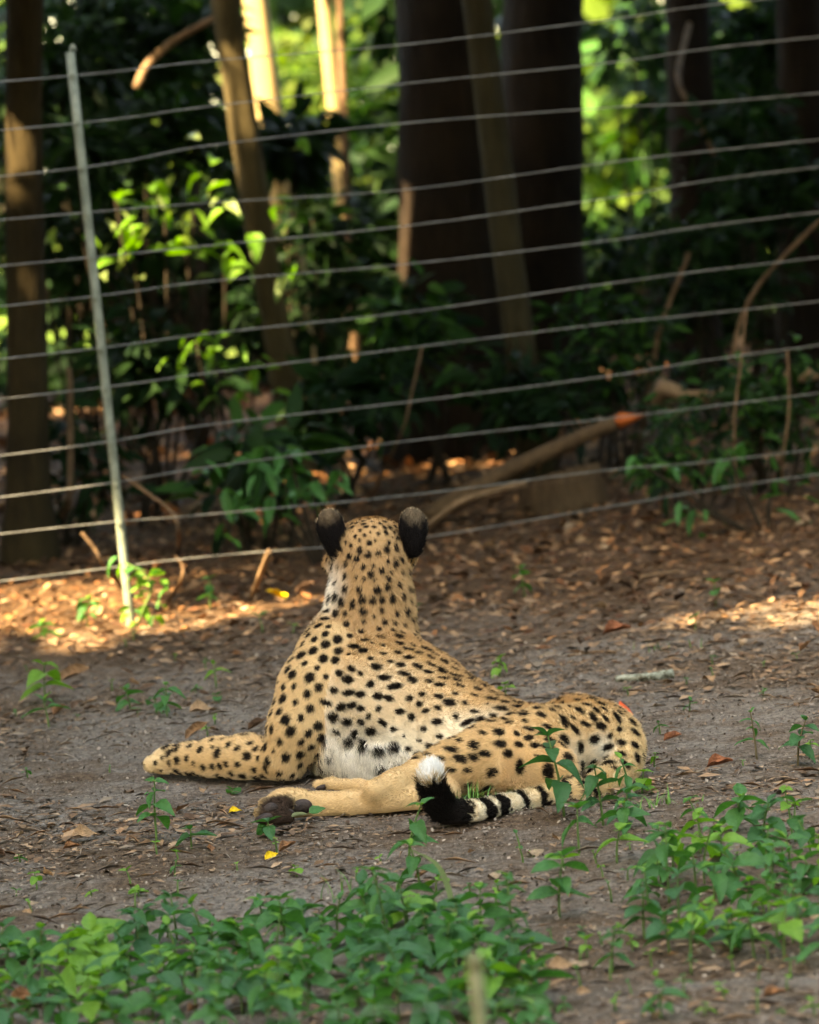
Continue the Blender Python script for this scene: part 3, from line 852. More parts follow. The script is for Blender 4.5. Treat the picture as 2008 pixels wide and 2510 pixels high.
TPTS = np.array([t[0] for t in TAIL]); TARC = np.concatenate([[0], np.cumsum(np.linalg.norm(np.diff(TPTS, axis=0), axis=1))])
def tail_paint(p, col, reg_tail):
    """black rings towards the tip, black brush and white end"""
    i = np.where(reg_tail)[0]
    if not len(i): return col
    q = p[i]
    best = np.full(len(q), 9.0); arc = np.zeros(len(q))
    for k in range(len(TPTS) - 1):
        a, b = TPTS[k], TPTS[k + 1]; ab = b - a
        h = np.clip((q - a) @ ab / (ab @ ab), 0, 1)
        d = np.linalg.norm(q - a - h[:, None] * ab, axis=1)
        m = d < best; best[m] = d[m]; arc[m] = TARC[k] + h[m] * np.linalg.norm(ab)
    L = TARC[-1]
    s = L - arc + vnoise(q, 150) * .007 + vnoise(q, 60, 5) * .006           # distance from the tip
    dark = np.zeros(len(q))
    for lo_, hi_ in RINGS: dark = np.maximum(dark, np.clip(np.minimum(s - lo_, hi_ - s) / .004 + .5, 0, 1))
    c = col[i]
    pale = np.clip((s - .15) / .02, 0, 1) * np.clip((.34 - s) / .05, 0, 1)
    c = c * (1 - .6 * pale[:, None]) + A(CREAM) * .6 * pale[:, None]
    c = c * (1 - dark[:, None]) + A((.010, .008, .007)) * dark[:, None]
    wt = np.clip((.019 - s + RNG.normal(0, .004, len(q))) / .006, 0, 1)[:, None]
    c = c * (1 - wt) + A((.86, .85, .83)) * wt
    col = col.copy(); col[i] = c
    return col
RINGS = [(.022, .158), (.184, .211), (.222, .249), (.284, .308), (.338, .358), (.384, .400), (.411, .424), (.455, .470)]
SPOT_C = A((.011, .008, .006))

def coat(p, base, reg_tail, seed=0):
    c = base.copy()
    m = spot_mask(p)[:, None]
    c = c * (1 - m) + SPOT_C * m
    c = tail_paint(p, c, reg_tail)
    return c
vcol = coat(cv, ccol, vreg == 'tail')

fur_m = NT('cheetah_skin')
at = fur_m.n('Attribute'); at.attribute_name = 'pigment'
fur_m.bump(fur_m.noise(320, 3), .25, .004)
fur_m.done(at.outputs['Color'], .95, .02)
hm = NT('cheetah_fur')
hat = hm.n('Attribute'); hat.attribute_name = 'pigment'
hm.done(hat.outputs['Color'], .62, .08)
hm.b.inputs['Sheen Weight'].default_value = 0.0

chee = empty('cheetah', A((.05, 9.2, 0)), 'spotted cheetah lying on bare soil with its back turned and head raised', 'cheetah')
cme = mesh_np('body', cv - A(chee.location), cq, fur_m.m)
point_color(cme, vcol)
body = link('body', cme, chee)

# --- fur: real strands, rooted on the body, combed along it
ta = .5 * np.linalg.norm(fn, axis=1)
NH = FUR_COUNT
ti = RNG.choice(len(tri), NH, p=ta / ta.sum())
u, v = RNG.random(NH), RNG.random(NH)
sw = u + v > 1; u[sw], v[sw] = 1 - u[sw], 1 - v[sw]
w3 = np.stack([1 - u - v, u, v], 1)
mixv = lambda arr: (arr[tri[ti]] * w3[:, :, None]).sum(1)
rp, rn, rf, rc = mixv(cv), mixv(vn), mixv(cflow), mixv(ccol)
rn /= np.linalg.norm(rn, axis=1)[:, None] + 1e-9
hreg = vreg[tri[ti, 0]]
keep = ~((rp[:, 2] < .012) & (rn[:, 2] < -.3))
rp, rn, rf, rc, hreg = rp[keep], rn[keep], rf[keep], rc[keep], hreg[keep]
NH = len(rp)
rc = rc * (1 + .10 * vnoise(rp, 55)[:, None] + .07 * vnoise(rp, 170, 4)[:, None])
hc = coat(rp + RNG.normal(0, .0012, rp.shape), rc, hreg == 'tail')
hc *= RNG.uniform(.78, 1.18, NH)[:, None]
LEN = dict(torso=.012, belly=.019, neck=.013, head=.008, ear=.0075, earin=.010, arm=.009, paw=.006, thigh=.011, foot=.007, tail=.011)
ln = np.array([LEN[r] for r in hreg]) * RNG.uniform(.7, 1.25, NH)
def near(p, c, r): return np.clip(1.3 - np.linalg.norm(p - A(c), axis=1) / r, 0, 1)
ln += .020 * near(rp, pt(840, 1890, 9.2), .13) * np.isin(hreg, ['torso', 'belly']) + .010 * near(rp, pt(775, 1850, 9.25), .08) * np.isin(hreg, ['torso', 'belly'])
tipd = np.min(np.linalg.norm(rp[:, None] - TPTS[None, -9:], axis=2), axis=1)
ln += np.where(hreg == 'tail', .008 * np.clip(1.6 - tipd / .04, 0, 1) * RNG.uniform(.3, 1.5, NH), 0)
rf = rf - rn * np.sum(rf * rn, axis=1)[:, None]
rf /= np.linalg.norm(rf, axis=1)[:, None] + 1e-6
lift = np.full(NH, .42) + RNG.uniform(-.12, .25, NH)
lift += np.where(np.isin(hreg, ['belly']), .15, 0) + np.where(hreg == 'tail', .06, 0)
d0 = rf * (1 - lift)[:, None] + rn * lift[:, None] + RNG.normal(0, .09, (NH, 3))
d0[:, 2] -= np.where(np.isin(hreg, ['belly']), .35, 0)
d0 /= np.linalg.norm(d0, axis=1)[:, None]
d1 = d0 * .8 + rf * .45 + RNG.normal(0, .07, (NH, 3)); d1 /= np.linalg.norm(d1, axis=1)[:, None]
hp = np.zeros((NH, 3, 3), dtype=np.float32)
base = rp - rn * .0015 - A(chee.location)
hp[:, 0] = base; hp[:, 1] = base + d0 * (ln * .5)[:, None]; hp[:, 2] = hp[:, 1] + d1 * (ln * .5)[:, None]
gz = -chee.location.z + .002
hp[:, :, 2] = np.maximum(hp[:, :, 2], gz)
fc = bpy.data.hair_curves.new('fur')
fc.add_curves([3] * NH)
fc.attributes['position'].data.foreach_set('vector', hp.reshape(-1))
ra = fc.attributes.get('radius') or fc.attributes.new('radius', 'FLOAT', 'POINT')
ra.data.foreach_set('value', np.tile(np.array([.00042, .00036, .00010], dtype=np.float32), NH))
ca = fc.attributes.new('pigment', 'FLOAT_COLOR', 'CURVE')
c4 = np.ones((NH, 4), dtype=np.float32); c4[:, :3] = hc
ca.data.foreach_set('color', c4.ravel())
fc.materials.append(hm.m)
fur = link('fur', fc, body)
fur['label'] = 'short spotted tawny fur, white on the belly'

# --- pads of the hind feet
pad_m = NT('paw_pad')
pad_m.bump(pad_m.noise(220, 3), .4, .004)
pad_m.done(pad_m.ramp(pad_m.noise(60), [(.3, (.014, .008, .006)), (.75, (.040, .024, .018))]), .65, .3)
def pad(px, py, Y, r, d):
    bm = bmesh.new()
    bmesh.ops.create_icosphere(bm, subdivisions=3, radius=1)
    M = axes(d)
    for vtx in bm.verts:
        q = A(vtx.co); q *= 1 + .06 * math.sin(q[0] * 4 + q[1] * 3)
        vtx.co = Vector(pt(px, py, Y) - A(chee.location) + M @ (q * A(r)))
    me = bpy.data.meshes.new('paw_pad'); bm.to_mesh(me); bm.free()
    for f_ in me.polygons: f_.use_smooth = True
    me.materials.append(pad_m.m)
    link('paw_pad', me, chee)

for args in ((738, 1978, 8.785, (.025, .010, .016), (1, 0, .1)), (694, 1970, 8.775, (.015, .010, .011), (1, 0, .4)), (662, 1984, 8.748, (.018, .011, .013), (1, 0, .3)),
             (700, 2000, 8.752, (.022, .012, .013), (1, 0, .2)), (648, 2006, 8.728, (.020, .011, .010), (1, 0, .15)), (790, 1930, 9.150, (.014, .006, .006), (1, 0, .1))):
    pad(*args)
# ------------------------------------------------------------------ leaf shapes shared by the plants
def leaf_mesh(name, mat, width=.5, shape='ovate', droop=.25, fold=.18, wave=.03, seed=0):
    """a unit-long leaf along +X, stalk at the origin, upper side +Z"""
    r = random.Random(seed)
    nu, nv = 8, 4
    V, Fq = [], []
    for i in range(nu + 1):
        u = i / nu
        if shape == 'ovate': w = width * math.sin(math.pi * min(1, u ** .72)) ** .85 * (1 - .15 * u)
        elif shape == 'round': w = width * math.sqrt(max(0, 1 - (2 * u - 1) ** 2))
        else: w = width * math.sin(math.pi * u ** .9) ** .8
        if i in (0, nu): w = .006
        for j in range(nv + 1):
            s = j / nv * 2 - 1
            ser = 1 + (.05 * ((i % 2) * 2 - 1) if abs(s) == 1 else 0)
            z = -droop * u * u + abs(s) * fold * w * 1.0 + wave * math.sin(u * 9 + seed + s * 2) * abs(s)
            V.append((u, s * w * .5 * ser, z + .04 * u))
    for i in range(nu):
        for j in range(nv):
            a = i * (nv + 1) + j
            Fq.append((a, a + nv + 1, a + nv + 2, a + 1))
    me = mesh_np(name, np.array(V), np.array(Fq), mat)
    return me
WL = {}
for key, mat in (('mid', LEAF_MID), ('dark', LEAF_DARK), ('pale', LEAF_PALE)):
    WL[key] = [leaf_mesh('leaf', mat, w_, 'ovate', d_, f_, .02, s_) for w_, d_, f_, s_ in ((.64, .22, .22, 1), (.58, .38, .28, 2), (.70, .12, .18, 3), (.62, .50, .20, 4))]
    WL['round_' + key] = [leaf_mesh('leaf', mat, .72, 'round', .15, .12, .02, 5), leaf_mesh('leaf', mat, .62, 'round', .3, .2, .02, 6)]
LANCE = {k: [leaf_mesh('leaf', m_, .30, 'lance', .25, .3, .02, 7), leaf_mesh('leaf', m_, .36, 'lance', .45, .25, .03, 8)] for k, m_ in (('dark', LEAF_SHRUB), ('light', LEAF_SHRUB_SUNLIT), ('mid', LEAF_MID), ('pale', LEAF_PALE))}
STEM_G = NT('green_stem').done((.07, .13, .03), .6); STEM_B = NT('brown_stem').done((.11, .085, .045), .8)

def put_leaf(me, parent, at, yaw, pitch, rollv, size):
    o = link('leaf', me, parent)
    R_ = Matrix.Rotation(yaw, 4, 'Z') @ Matrix.Rotation(-pitch, 4, 'Y') @ Matrix.Rotation(rollv, 4, 'X')
    o.matrix_basis = Matrix.Translation(Vector(at)) @ R_ @ Matrix.Diagonal((size, size, size, 1))
    return o

def weed(loc, h, n_pairs, leaf, key='mid', label=None, group=None, lean=.15, round_=False, stem=None, name='weed', spread=1.0, top=True, set_=None, tilt=None):
    """an upright weed: one stem, opposite pairs of leaves, each leaf its own mesh"""
    loc = Vector(loc)
    if loc.z == 0: loc.z = float(ground_z([(loc.x, loc.y)])[0])
    t = empty(name, loc, label, 'plant', group)
    ya = rnd.uniform(0, 6.28)
    lx, ly = math.cos(ya) * lean * h, math.sin(ya) * lean * h
    path = smooth_path([(0, 0, -.01), (lx * .2, ly * .2, h * .4), (lx * .6, ly * .6, h * .75), (lx, ly, h)], 8)
    link('stem', tube('stem', path, np.linspace(.0022, .0011, 8) * (1 + h * 3), stem or STEM_G, 5), t)
    lib = set_ or WL[('round_' if round_ else '') + key]
    if set_ is None and not round_ and key == 'mid' and rnd.random() < .12: lib = LANCE['mid']
    y0 = rnd.uniform(0, 3.14)
    for k in range(n_pairs):
        f = lerp(.35 if n_pairs > 2 else .6, 1.0, (k + rnd.uniform(-.1, .1)) / max(1, n_pairs - 1)) if n_pairs > 1 else 1.0
        f = min(max(f, .2), 1.0)
        i = min(int(f * 7), 6); p = path[i] + (path[i + 1] - path[i]) * (f * 7 - i)
        yaw = y0 + k * 1.57 + rnd.uniform(-.35, .35)
        sz = leaf * (1.0 - .45 * max(0, f - .7) / .3) * rnd.uniform(.75, 1.15)
        for s in (0, math.pi):
            pit = rnd.uniform(-.55, .30) if tilt is None else rnd.uniform(*tilt)
            if f > .93: pit = rnd.uniform(-.1, .8)
            put_leaf(rnd.choice(lib), t, p, yaw + s + rnd.uniform(-.25, .25), pit, rnd.uniform(-.5, .5), sz * rnd.uniform(.85, 1.1) * spread)
    if top:
        put_leaf(rnd.choice(WL['pale'] if key != 'dark' else lib), t, path[-1], rnd.uniform(0, 6.28), rnd.uniform(.2, .9), 0, leaf * .42)
    return t

# ------------------------------------------------------------------ single weeds that can be told apart
def wp_(px, py, H_px, n, leaf_px, key, label, **kw):
    g = G(px, py); s = g.y / F_PX
    return weed(g, H_px * s, n, leaf_px * s, key, label, **kw)
wp_(1385, 2010, 205, 4, 88, 'dark', 'tall thin weed with broad leaves standing before the cheetah\'s rump', lean=.12)
wp_(1480, 2030, 150, 4, 75, 'dark', 'weed with dark leaves growing over the root of the cheetah\'s tail')
wp_(1550, 1975, 120, 4, 66, 'mid', 'bushy weed growing close to the cheetah\'s rump, pale shoots at its foot')
wp_(1575, 1960, 70, 3, 55, 'pale', 'small yellow-green shoot under the weed by the cheetah\'s rump')
wp_(1420, 2090, 110, 2, 90, 'mid', 'two-leaved weed just below the tail, right of its middle')
wp_(384, 2065, 150, 4, 62, 'mid', 'lone upright weed left of the hind paw, below the foreleg', round_=False)
wp_(1000, 2120, 160, 3, 72, 'mid', 'weed standing directly in front of the black tail brush', lean=.3)
wp_(1030, 2170, 110, 3, 80, 'mid', 'short broad-leaved weed below the black tail brush')
wp_(470, 2085, 55, 2, 62, 'dark', 'flat low weed on bare soil left of the hind paw')
wp_(660, 2050, 45, 2, 75, 'dark', 'low weed touching the tip of the hind paw')
wp_(110, 1710, 95, 3, 68, 'pale', 'weed catching light at the left edge, nearest the sunny patch')
wp_(120, 1780, 70, 2, 70, 'mid', 'low weed at the left edge below the light-catching one')
wp_(320, 1735, 55, 3, 50, 'mid', 'spreading weed left of the shoulder, paler of the pair')
wp_(410, 1760, 80, 4, 55, 'mid', 'spreading weed left of the shoulder, taller of the pair')
wp_(385, 1745, 40, 2, 60, 'dark', 'low weed between the two spreading weeds left of the shoulder', top=False)
wp_(530, 1680, 62, 2, 38, 'pale', 'small star-shaped seedling on soil left of the shoulder')
wp_(645, 1560, 42, 1, 46, 'mid', 'two-leaved seedling behind the shoulder, lower one', round_=True)
wp_(720, 1560, 26, 1, 40, 'mid', 'two-leaved seedling touching the left neckline', round_=True)
wp_(215, 1530, 70, 4, 45, 'mid', 'bushy seedling in the sunny patch left of the fence post')
wp_(110, 1560, 45, 4, 50, 'mid', 'mossy green clump in the sunny patch by the left edge')
wp_(515, 1490, 75, 3, 40, 'mid', 'pale seedling in the shade right of the fence post')
wp_(1285, 1450, 75, 3, 45, 'mid', 'seedling in the litter right of the cheetah\'s head')
wp_(1755, 1480, 62, 2, 50, 'mid', 'dark umbrella-shaped seedling in the bright patch at the right', lean=.05)
wp_(1705, 1545, 36, 1, 42, 'mid', 'single flat leaf on a stalk below the bright patch', round_=True, top=False)
wp_(1855, 1850, 120, 4, 42, 'mid', 'tall seedling with a reddish stem on bare soil at the right', stem=STEM_B, lean=.05)
wp_(1955, 1870, 115, 4, 60, 'dark', 'drooping dark weed at the right edge above the weed patch', stem=STEM_B, lean=.3)
wp_(1225, 1660, 50, 3, 36, 'pale', 'pale seedling beside the cheetah\'s back')
wp_(1240, 1705, 30, 2, 36, 'pale', 'low pale seedling at the dip of the cheetah\'s back')
wp_(1020, 1520, 34, 2, 34, 'mid', 'seedling peeking out right of the neck')
wp_(1540, 1700, 20, 1, 30, 'pale', 'tiny seedling beside the lichen stick')
wp_(110, 2480, 130, 4, 80, 'mid', 'weed at the lower left corner with wide leaves')
wp_(950, 2300, 190, 6, 75, 'mid', 'tall leafy weed in the middle of the foreground, left of the near post')
wp_(1370, 2240, 160, 4, 95, 'mid', 'weed with wide dark leaves right of the long grass blade')
wp_(1260, 2330, 190, 5, 80, 'mid', 'tall weed growing behind the near post')
wp_(1500, 2370, 110, 4, 70, 'mid', 'weed in the middle of the lower right ground')
wp_(1620, 2500, 80, 3, 70, 'mid', 'pale weed at the bottom edge right of the near post')
wp_(1790, 2330, 90, 4, 68, 'dark', 'blue-green weed below the right-hand weed patch')
wp_(1640, 2200, 190, 5, 85, 'mid', 'tall weed with large leaves at the near side of the weed patch')
wp_(1210, 2480, 60, 3, 70, 'dark', 'small dark weed beside the foot of the near post')

# vine-like plant twined round the fence post, in a shaft of sun
vt = empty('vine', G(335, 1535), 'bright green vine climbing the foot of the fence post', 'plant')
vpath = smooth_path([(0, 0, 0), (.03, -.02, .06), (.06, -.01, .12), (.03, -.02, .17), (-.02, -.02, .20)], 10)
link('stem', tube('stem', vpath, [.003] * 10, STEM_G, 5), vt)
for k in range(30):
    i = rnd.randrange(0, 10)
    q = vpath[i] + np.array([rnd.uniform(-.045, .055), rnd.uniform(-.03, .03), rnd.uniform(-.02, .03)])
    put_leaf(rnd.choice(WL['pale'] if rnd.random() < .6 else WL['mid']), vt, q, rnd.uniform(0, 6.28), rnd.uniform(-1.0, .4), rnd.uniform(-.7, .7), rnd.uniform(.030, .055))

# ------------------------------------------------------------------ weed patches: plants nothing tells apart share a label
def scatter(n, region, fn, seed, gap_m=.055):
    r = random.Random(seed); got = []; tries = 0
    while len(got) < n and tries < n * 60:
        tries += 1
        px, py = region(r)
        g = G(px, py)
        if any((g.x - q.x) ** 2 + (g.y - q.y) ** 2 * .25 < gap_m ** 2 for q in got): continue
        got.append(g); fn(g, px, py, r)
LASTK = ['mid']
def key_(r, keys): LASTK[0] = r.choice(keys); return LASTK[0]
def hue_(): return {'mid': 'green', 'dark': 'dark blue-green', 'pale': 'pale yellow-green'}[LASTK[0]]
def left_patch(r):
    while True:
        x, y = r.uniform(-80, 1330), r.uniform(2195, 2560)
        top = 2345 if x < 300 else (2300 if x < 620 else (2265 if x < 1180 else 2350))
        bot = 2520 if x < 1000 else 2480
        if y < top + r.uniform(-20, 60): continue
        if y > bot - 60 and r.random() < .6: continue
        if 560 < x and y > 2470 and r.random() < .5: continue
        return x, y
scatter(112, left_patch, lambda g, px, py, r: weed(g, r.uniform(.040, .088), r.randint(3, 4), r.uniform(.046, .084), key_(r, ['mid', 'mid', 'mid', 'dark', 'pale'] if r.random() < .5 else ['mid', 'mid', 'dark']),
        hue_() + ' weed in the dense patch, ' + ('by the left edge' if px < 330 else 'left of its middle' if px < 680 else 'right of its middle' if px < 1000 else 'beside the near post') + (', far row' if py < 2370 else ', near row'),
        'weeds in the dense patch left of the near post', lean=r.uniform(.05, .3)), 21)
def right_patch(r):
    while True:
        x, y = r.uniform(1500, 2080), r.uniform(2030, 2360)
        if x < 1640 and y > 2170 and r.random() < .7: continue
        if x < 1560 and y > 2130: continue
        if y < 2110 - (x - 1500) * .02 and r.random() < .5: continue
        return x, y
scatter(46, right_patch, lambda g, px, py, r: weed(g, r.uniform(.042, .095), r.randint(2, 4), r.uniform(.044, .078), key_(r, ['mid', 'mid', 'dark', 'mid', 'pale']),
        hue_() + ' weed below the rump, ' + ('on its left side' if px < 1690 else 'in its middle' if px < 1870 else 'at the right edge') + (', far row' if py < 2150 else ', near row'), 'weeds in the patch at the right edge', lean=r.uniform(.05, .3)), 22)
def seedlings(r):
    while True:
        x, y = r.uniform(0, 2008), r.uniform(2080, 2500)
        if x < 1000 and y > 2250 and r.random() < .85: continue
        if x < 1100 and r.random() < .55: continue
        return x, y
scatter(105, seedlings, lambda g, px, py, r: weed(g, r.uniform(.012, .035), r.randint(1, 2), r.uniform(.014, .034), r.choice(['mid', 'pale', 'pale']),
        'tiny seedling on the foreground soil, ' + ('at the left' if px < 670 else 'in the middle' if px < 1340 else 'at the right') + (', above the near weeds' if py < 2250 else ', among the near weeds'), 'tiny seedlings of the foreground', round_=r.random() < .6, lean=.2, name='seedling', top=False), 23, .04)
scatter(46, lambda r: (r.uniform(0, 2008), r.uniform(1560, 1960)), lambda g, px, py, r: None if 640 < px < 1590 and py > 1500 else weed(g, r.uniform(.010, .030), r.randint(1, 2), r.uniform(.014, .030), r.choice(['mid', 'pale']),
        'tiny seedling on the soil ' + ('left of' if px < 900 else 'right of') + ' the cheetah' + (', behind it' if py < 1720 else ', beside it'), 'tiny seedlings level with the cheetah', round_=r.random() < .6, lean=.2, name='seedling', top=False), 24, .08)

# grass: tuft between tail and thigh, small tufts, and one long bent blade
GRASS = NT('grass_blade').done((.075, .20, .03), .5)
GRASS_DRY = NT('grass_blade_grey').done((.14, .19, .075), .6)
def blade_arrays(base, yaw, L, bend, w, k0):
    V, Fq = [], []
    n = 6
    for i in range(n + 1):
        u = i / n
        x = bend * L * u * u; z = L * (u - .35 * bend * u * u)
        c = np.array(base) + np.array([math.cos(yaw) * x, math.sin(yaw) * x, z])
        s = np.array([-math.sin(yaw), math.cos(yaw), 0]) * w * (1 - u ** 2 * .95) * .5
        V += [c - s, c + s]
    for i in range(n): Fq.append((k0 + 2 * i, k0 + 2 * i + 1, k0 + 2 * i + 3, k0 + 2 * i + 2))
    return V, Fq
def grass_tuft(loc, n, L, label, spread=.03, w=.0035, mat=None, seed=0):
    r = random.Random(seed); V, Fq = [], []
    t = empty('grass_tuft', loc, label, 'grass')
    for k in range(n):
        v, f = blade_arrays((r.gauss(0, spread), r.gauss(0, spread * .5), -.004), r.uniform(0, 6.28), L * r.uniform(.5, 1.15), r.uniform(.1, 1.0), w, 0)
        link('blade', mesh_np('blade', np.array(v), np.array(f), mat or GRASS), t)
    return t
grass_tuft(G(1160, 1985), 34, .075, 'bright grass tuft between the tail and the thigh', .030, seed=1)
grass_tuft(G(1600, 1985), 24, .050, 'yellow-green grass tuft at the end of the rump', .035, seed=2)
grass_tuft(G(850, 2185), 14, .060, 'thin grass tuft below the hind foot', .05, .0025, seed=3)
grass_tuft(G(1640, 1590), 10, .035, 'short grass tuft on litter right of the rump', .05, .003, seed=4)
lb = empty('long_grass', G(1112, 2250), 'single long bent grass blade below the tail brush', 'grass')
s_ = lb.location.y / F_PX
bp = smooth_path([(0, 0, 0), (-.004, 0, 70 * s_), (-30 * s_, -.01, 140 * s_), (-90 * s_, -.02, 185 * s_)], 14)
bv = np.concatenate([np.stack([p - np.array([.0052, 0, 0]) * (1 - (i / 13) ** 3 * .8), p + np.array([.0052, .002, .002]) * (1 - (i / 13) ** 3 * .8)]) for i, p in enumerate(bp)])
link('blade', mesh_np('blade', bv, np.array([(2 * i, 2 * i + 1, 2 * i + 3, 2 * i + 2) for i in range(13)]), GRASS_DRY), lb)

# ------------------------------------------------------------------ shrubs of the wood
def shrub(label, px, py, Y, rx, ry, n, leaf, tones, depth=.35, big=True, group=None, lift=None):
    """a shrub whose foliage fills an ellipse of pixels at distance Y, with stems down to the ground"""
    c = np.array(P(px, py, Y)); s = Y / F_PX
    base = np.array([c[0], Y, 0.0])
    t = empty('shrub', base, label, 'shrub', group)
    R_ = np.array([rx * s, depth, ry * s])
    nb = max(5, n // 22)
    cen = c + rand_dirs(nb) * R_ * (RNG.random(nb) ** .5)[:, None]
    cen[:, 2] = np.maximum(cen[:, 2], .08)
    i = RNG.integers(0, nb, n)
    d = rand_dirs(n); d[:, 2] = d[:, 2] * .6 - .15
    pos = cen[i] + d * leaf * .55 + RNG.normal(0, .03, (n, 3))
    pos[:, 2] = np.maximum(pos[:, 2], .03)
    pos_ok = ~open_to_sun(pos) | (RNG.random(n) < .22)
    pos, d, i = pos[pos_ok], d[pos_ok], i[pos_ok]; n = len(pos)
    nm = rand_dirs(n) * .7 + np.array([0, -.3, .8])
    L = RNG.uniform(.65, 1.25, n) * leaf
    cols = np.array(tones)[RNG.integers(0, len(tones), n)] * RNG.uniform(.6, 1.4, n)[:, None]
    fo = link('foliage', leaf_cloud('foliage', pos - base, d, nm, L, L * RNG.uniform(.30, .42, n), cols, FOLIAGE, .3, .25, big), t)
    fo['kind'] = 'stuff'
    for k in range(min(5, nb)):
        e = cen[k] - base
        pth = smooth_path([np.array([RNG.normal(0, .05), RNG.normal(0, .05), -.05]), e * np.array([.5, .5, .45]) + RNG.normal(0, .04, 3), e], 8)
        link('stem', tube('stem', pth, np.linspace(.011, .004, 8), STEM_DARK, 6), t)
    return t
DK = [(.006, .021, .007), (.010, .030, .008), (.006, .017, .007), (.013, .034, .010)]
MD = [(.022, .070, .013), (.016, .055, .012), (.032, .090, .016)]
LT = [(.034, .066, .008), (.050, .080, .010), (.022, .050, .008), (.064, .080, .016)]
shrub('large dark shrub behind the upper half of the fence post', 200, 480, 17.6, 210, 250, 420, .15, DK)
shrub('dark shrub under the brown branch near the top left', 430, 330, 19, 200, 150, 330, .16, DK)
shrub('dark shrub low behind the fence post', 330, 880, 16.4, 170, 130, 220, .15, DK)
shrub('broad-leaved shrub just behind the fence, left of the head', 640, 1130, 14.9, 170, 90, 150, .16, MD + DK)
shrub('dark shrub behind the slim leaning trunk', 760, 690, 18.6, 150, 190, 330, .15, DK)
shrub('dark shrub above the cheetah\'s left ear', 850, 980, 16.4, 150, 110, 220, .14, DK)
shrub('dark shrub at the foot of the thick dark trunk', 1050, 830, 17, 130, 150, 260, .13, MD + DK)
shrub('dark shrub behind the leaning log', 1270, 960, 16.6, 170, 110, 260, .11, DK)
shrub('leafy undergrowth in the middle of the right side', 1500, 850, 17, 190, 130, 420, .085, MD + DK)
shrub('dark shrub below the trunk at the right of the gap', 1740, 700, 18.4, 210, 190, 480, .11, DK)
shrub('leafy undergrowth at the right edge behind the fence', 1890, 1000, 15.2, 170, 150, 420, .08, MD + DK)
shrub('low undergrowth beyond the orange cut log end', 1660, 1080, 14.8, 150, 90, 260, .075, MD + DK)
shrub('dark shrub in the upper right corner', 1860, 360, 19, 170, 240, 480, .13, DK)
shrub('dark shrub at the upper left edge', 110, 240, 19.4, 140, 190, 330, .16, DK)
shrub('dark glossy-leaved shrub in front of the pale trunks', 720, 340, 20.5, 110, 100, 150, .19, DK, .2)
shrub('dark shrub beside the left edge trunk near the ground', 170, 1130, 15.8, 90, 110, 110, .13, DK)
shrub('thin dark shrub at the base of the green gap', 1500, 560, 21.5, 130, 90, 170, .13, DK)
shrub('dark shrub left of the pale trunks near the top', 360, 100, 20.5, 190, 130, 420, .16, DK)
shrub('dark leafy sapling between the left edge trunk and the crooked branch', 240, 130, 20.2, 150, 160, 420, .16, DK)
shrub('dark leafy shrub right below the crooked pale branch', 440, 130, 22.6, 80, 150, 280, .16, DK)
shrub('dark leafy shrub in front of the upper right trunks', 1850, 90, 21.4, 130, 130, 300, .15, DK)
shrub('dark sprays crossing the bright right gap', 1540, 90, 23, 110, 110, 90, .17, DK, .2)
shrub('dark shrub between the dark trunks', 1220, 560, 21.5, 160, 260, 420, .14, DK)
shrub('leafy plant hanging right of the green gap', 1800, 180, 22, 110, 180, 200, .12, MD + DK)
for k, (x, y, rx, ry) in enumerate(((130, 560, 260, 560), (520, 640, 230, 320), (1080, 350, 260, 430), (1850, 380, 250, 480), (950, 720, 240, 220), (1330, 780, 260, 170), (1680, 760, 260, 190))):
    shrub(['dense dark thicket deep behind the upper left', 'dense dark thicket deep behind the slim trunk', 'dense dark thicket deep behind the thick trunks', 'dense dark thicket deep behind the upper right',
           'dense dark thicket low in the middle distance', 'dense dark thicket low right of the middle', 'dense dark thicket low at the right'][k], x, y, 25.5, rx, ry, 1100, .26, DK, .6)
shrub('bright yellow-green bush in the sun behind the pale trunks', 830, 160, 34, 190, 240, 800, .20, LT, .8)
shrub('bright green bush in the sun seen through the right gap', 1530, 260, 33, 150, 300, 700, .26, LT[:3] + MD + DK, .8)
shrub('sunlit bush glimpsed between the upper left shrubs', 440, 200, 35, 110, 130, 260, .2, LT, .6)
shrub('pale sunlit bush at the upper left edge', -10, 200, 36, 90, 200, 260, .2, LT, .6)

def thicket(label, x, y, rx, ry, top, n=1500, leaf=.42):  # foliage block out of view, added to shut out low skylight
    base = np.array([x, y, 0.0])
    t = empty('thicket', base, label, 'thicket', 'added light-blocking thickets out of view')
    q = RNG.uniform(-1, 1, (n, 3)); q[:, 2] = (q[:, 2] * .5 + .5) ** .8
    pos = q * np.array([rx, ry, top])
    pos = pos[~open_to_sun(pos + base)]; m = len(pos)
    L = RNG.uniform(.7, 1.3, m) * leaf
    fo = link('foliage', leaf_cloud('foliage', pos, rand_dirs(m), rand_dirs(m) + np.array([0, 0, .5]), L, L * .55, np.array(DK)[RNG.integers(0, 4, m)] * RNG.uniform(.7, 1.4, m)[:, None], FOLIAGE), t)
    fo['kind'] = 'stuff'
    for k in range(5):
        p0 = np.array([RNG.uniform(-rx, rx), RNG.uniform(-ry, ry), -.05])
        link('stem', tube('stem', smooth_path([p0, p0 + np.array([.1, .05, top * .5]), p0 + np.array([.0, .2, top * .9])], 6), np.linspace(.04, .015, 6), STEM_DARK, 6), t)
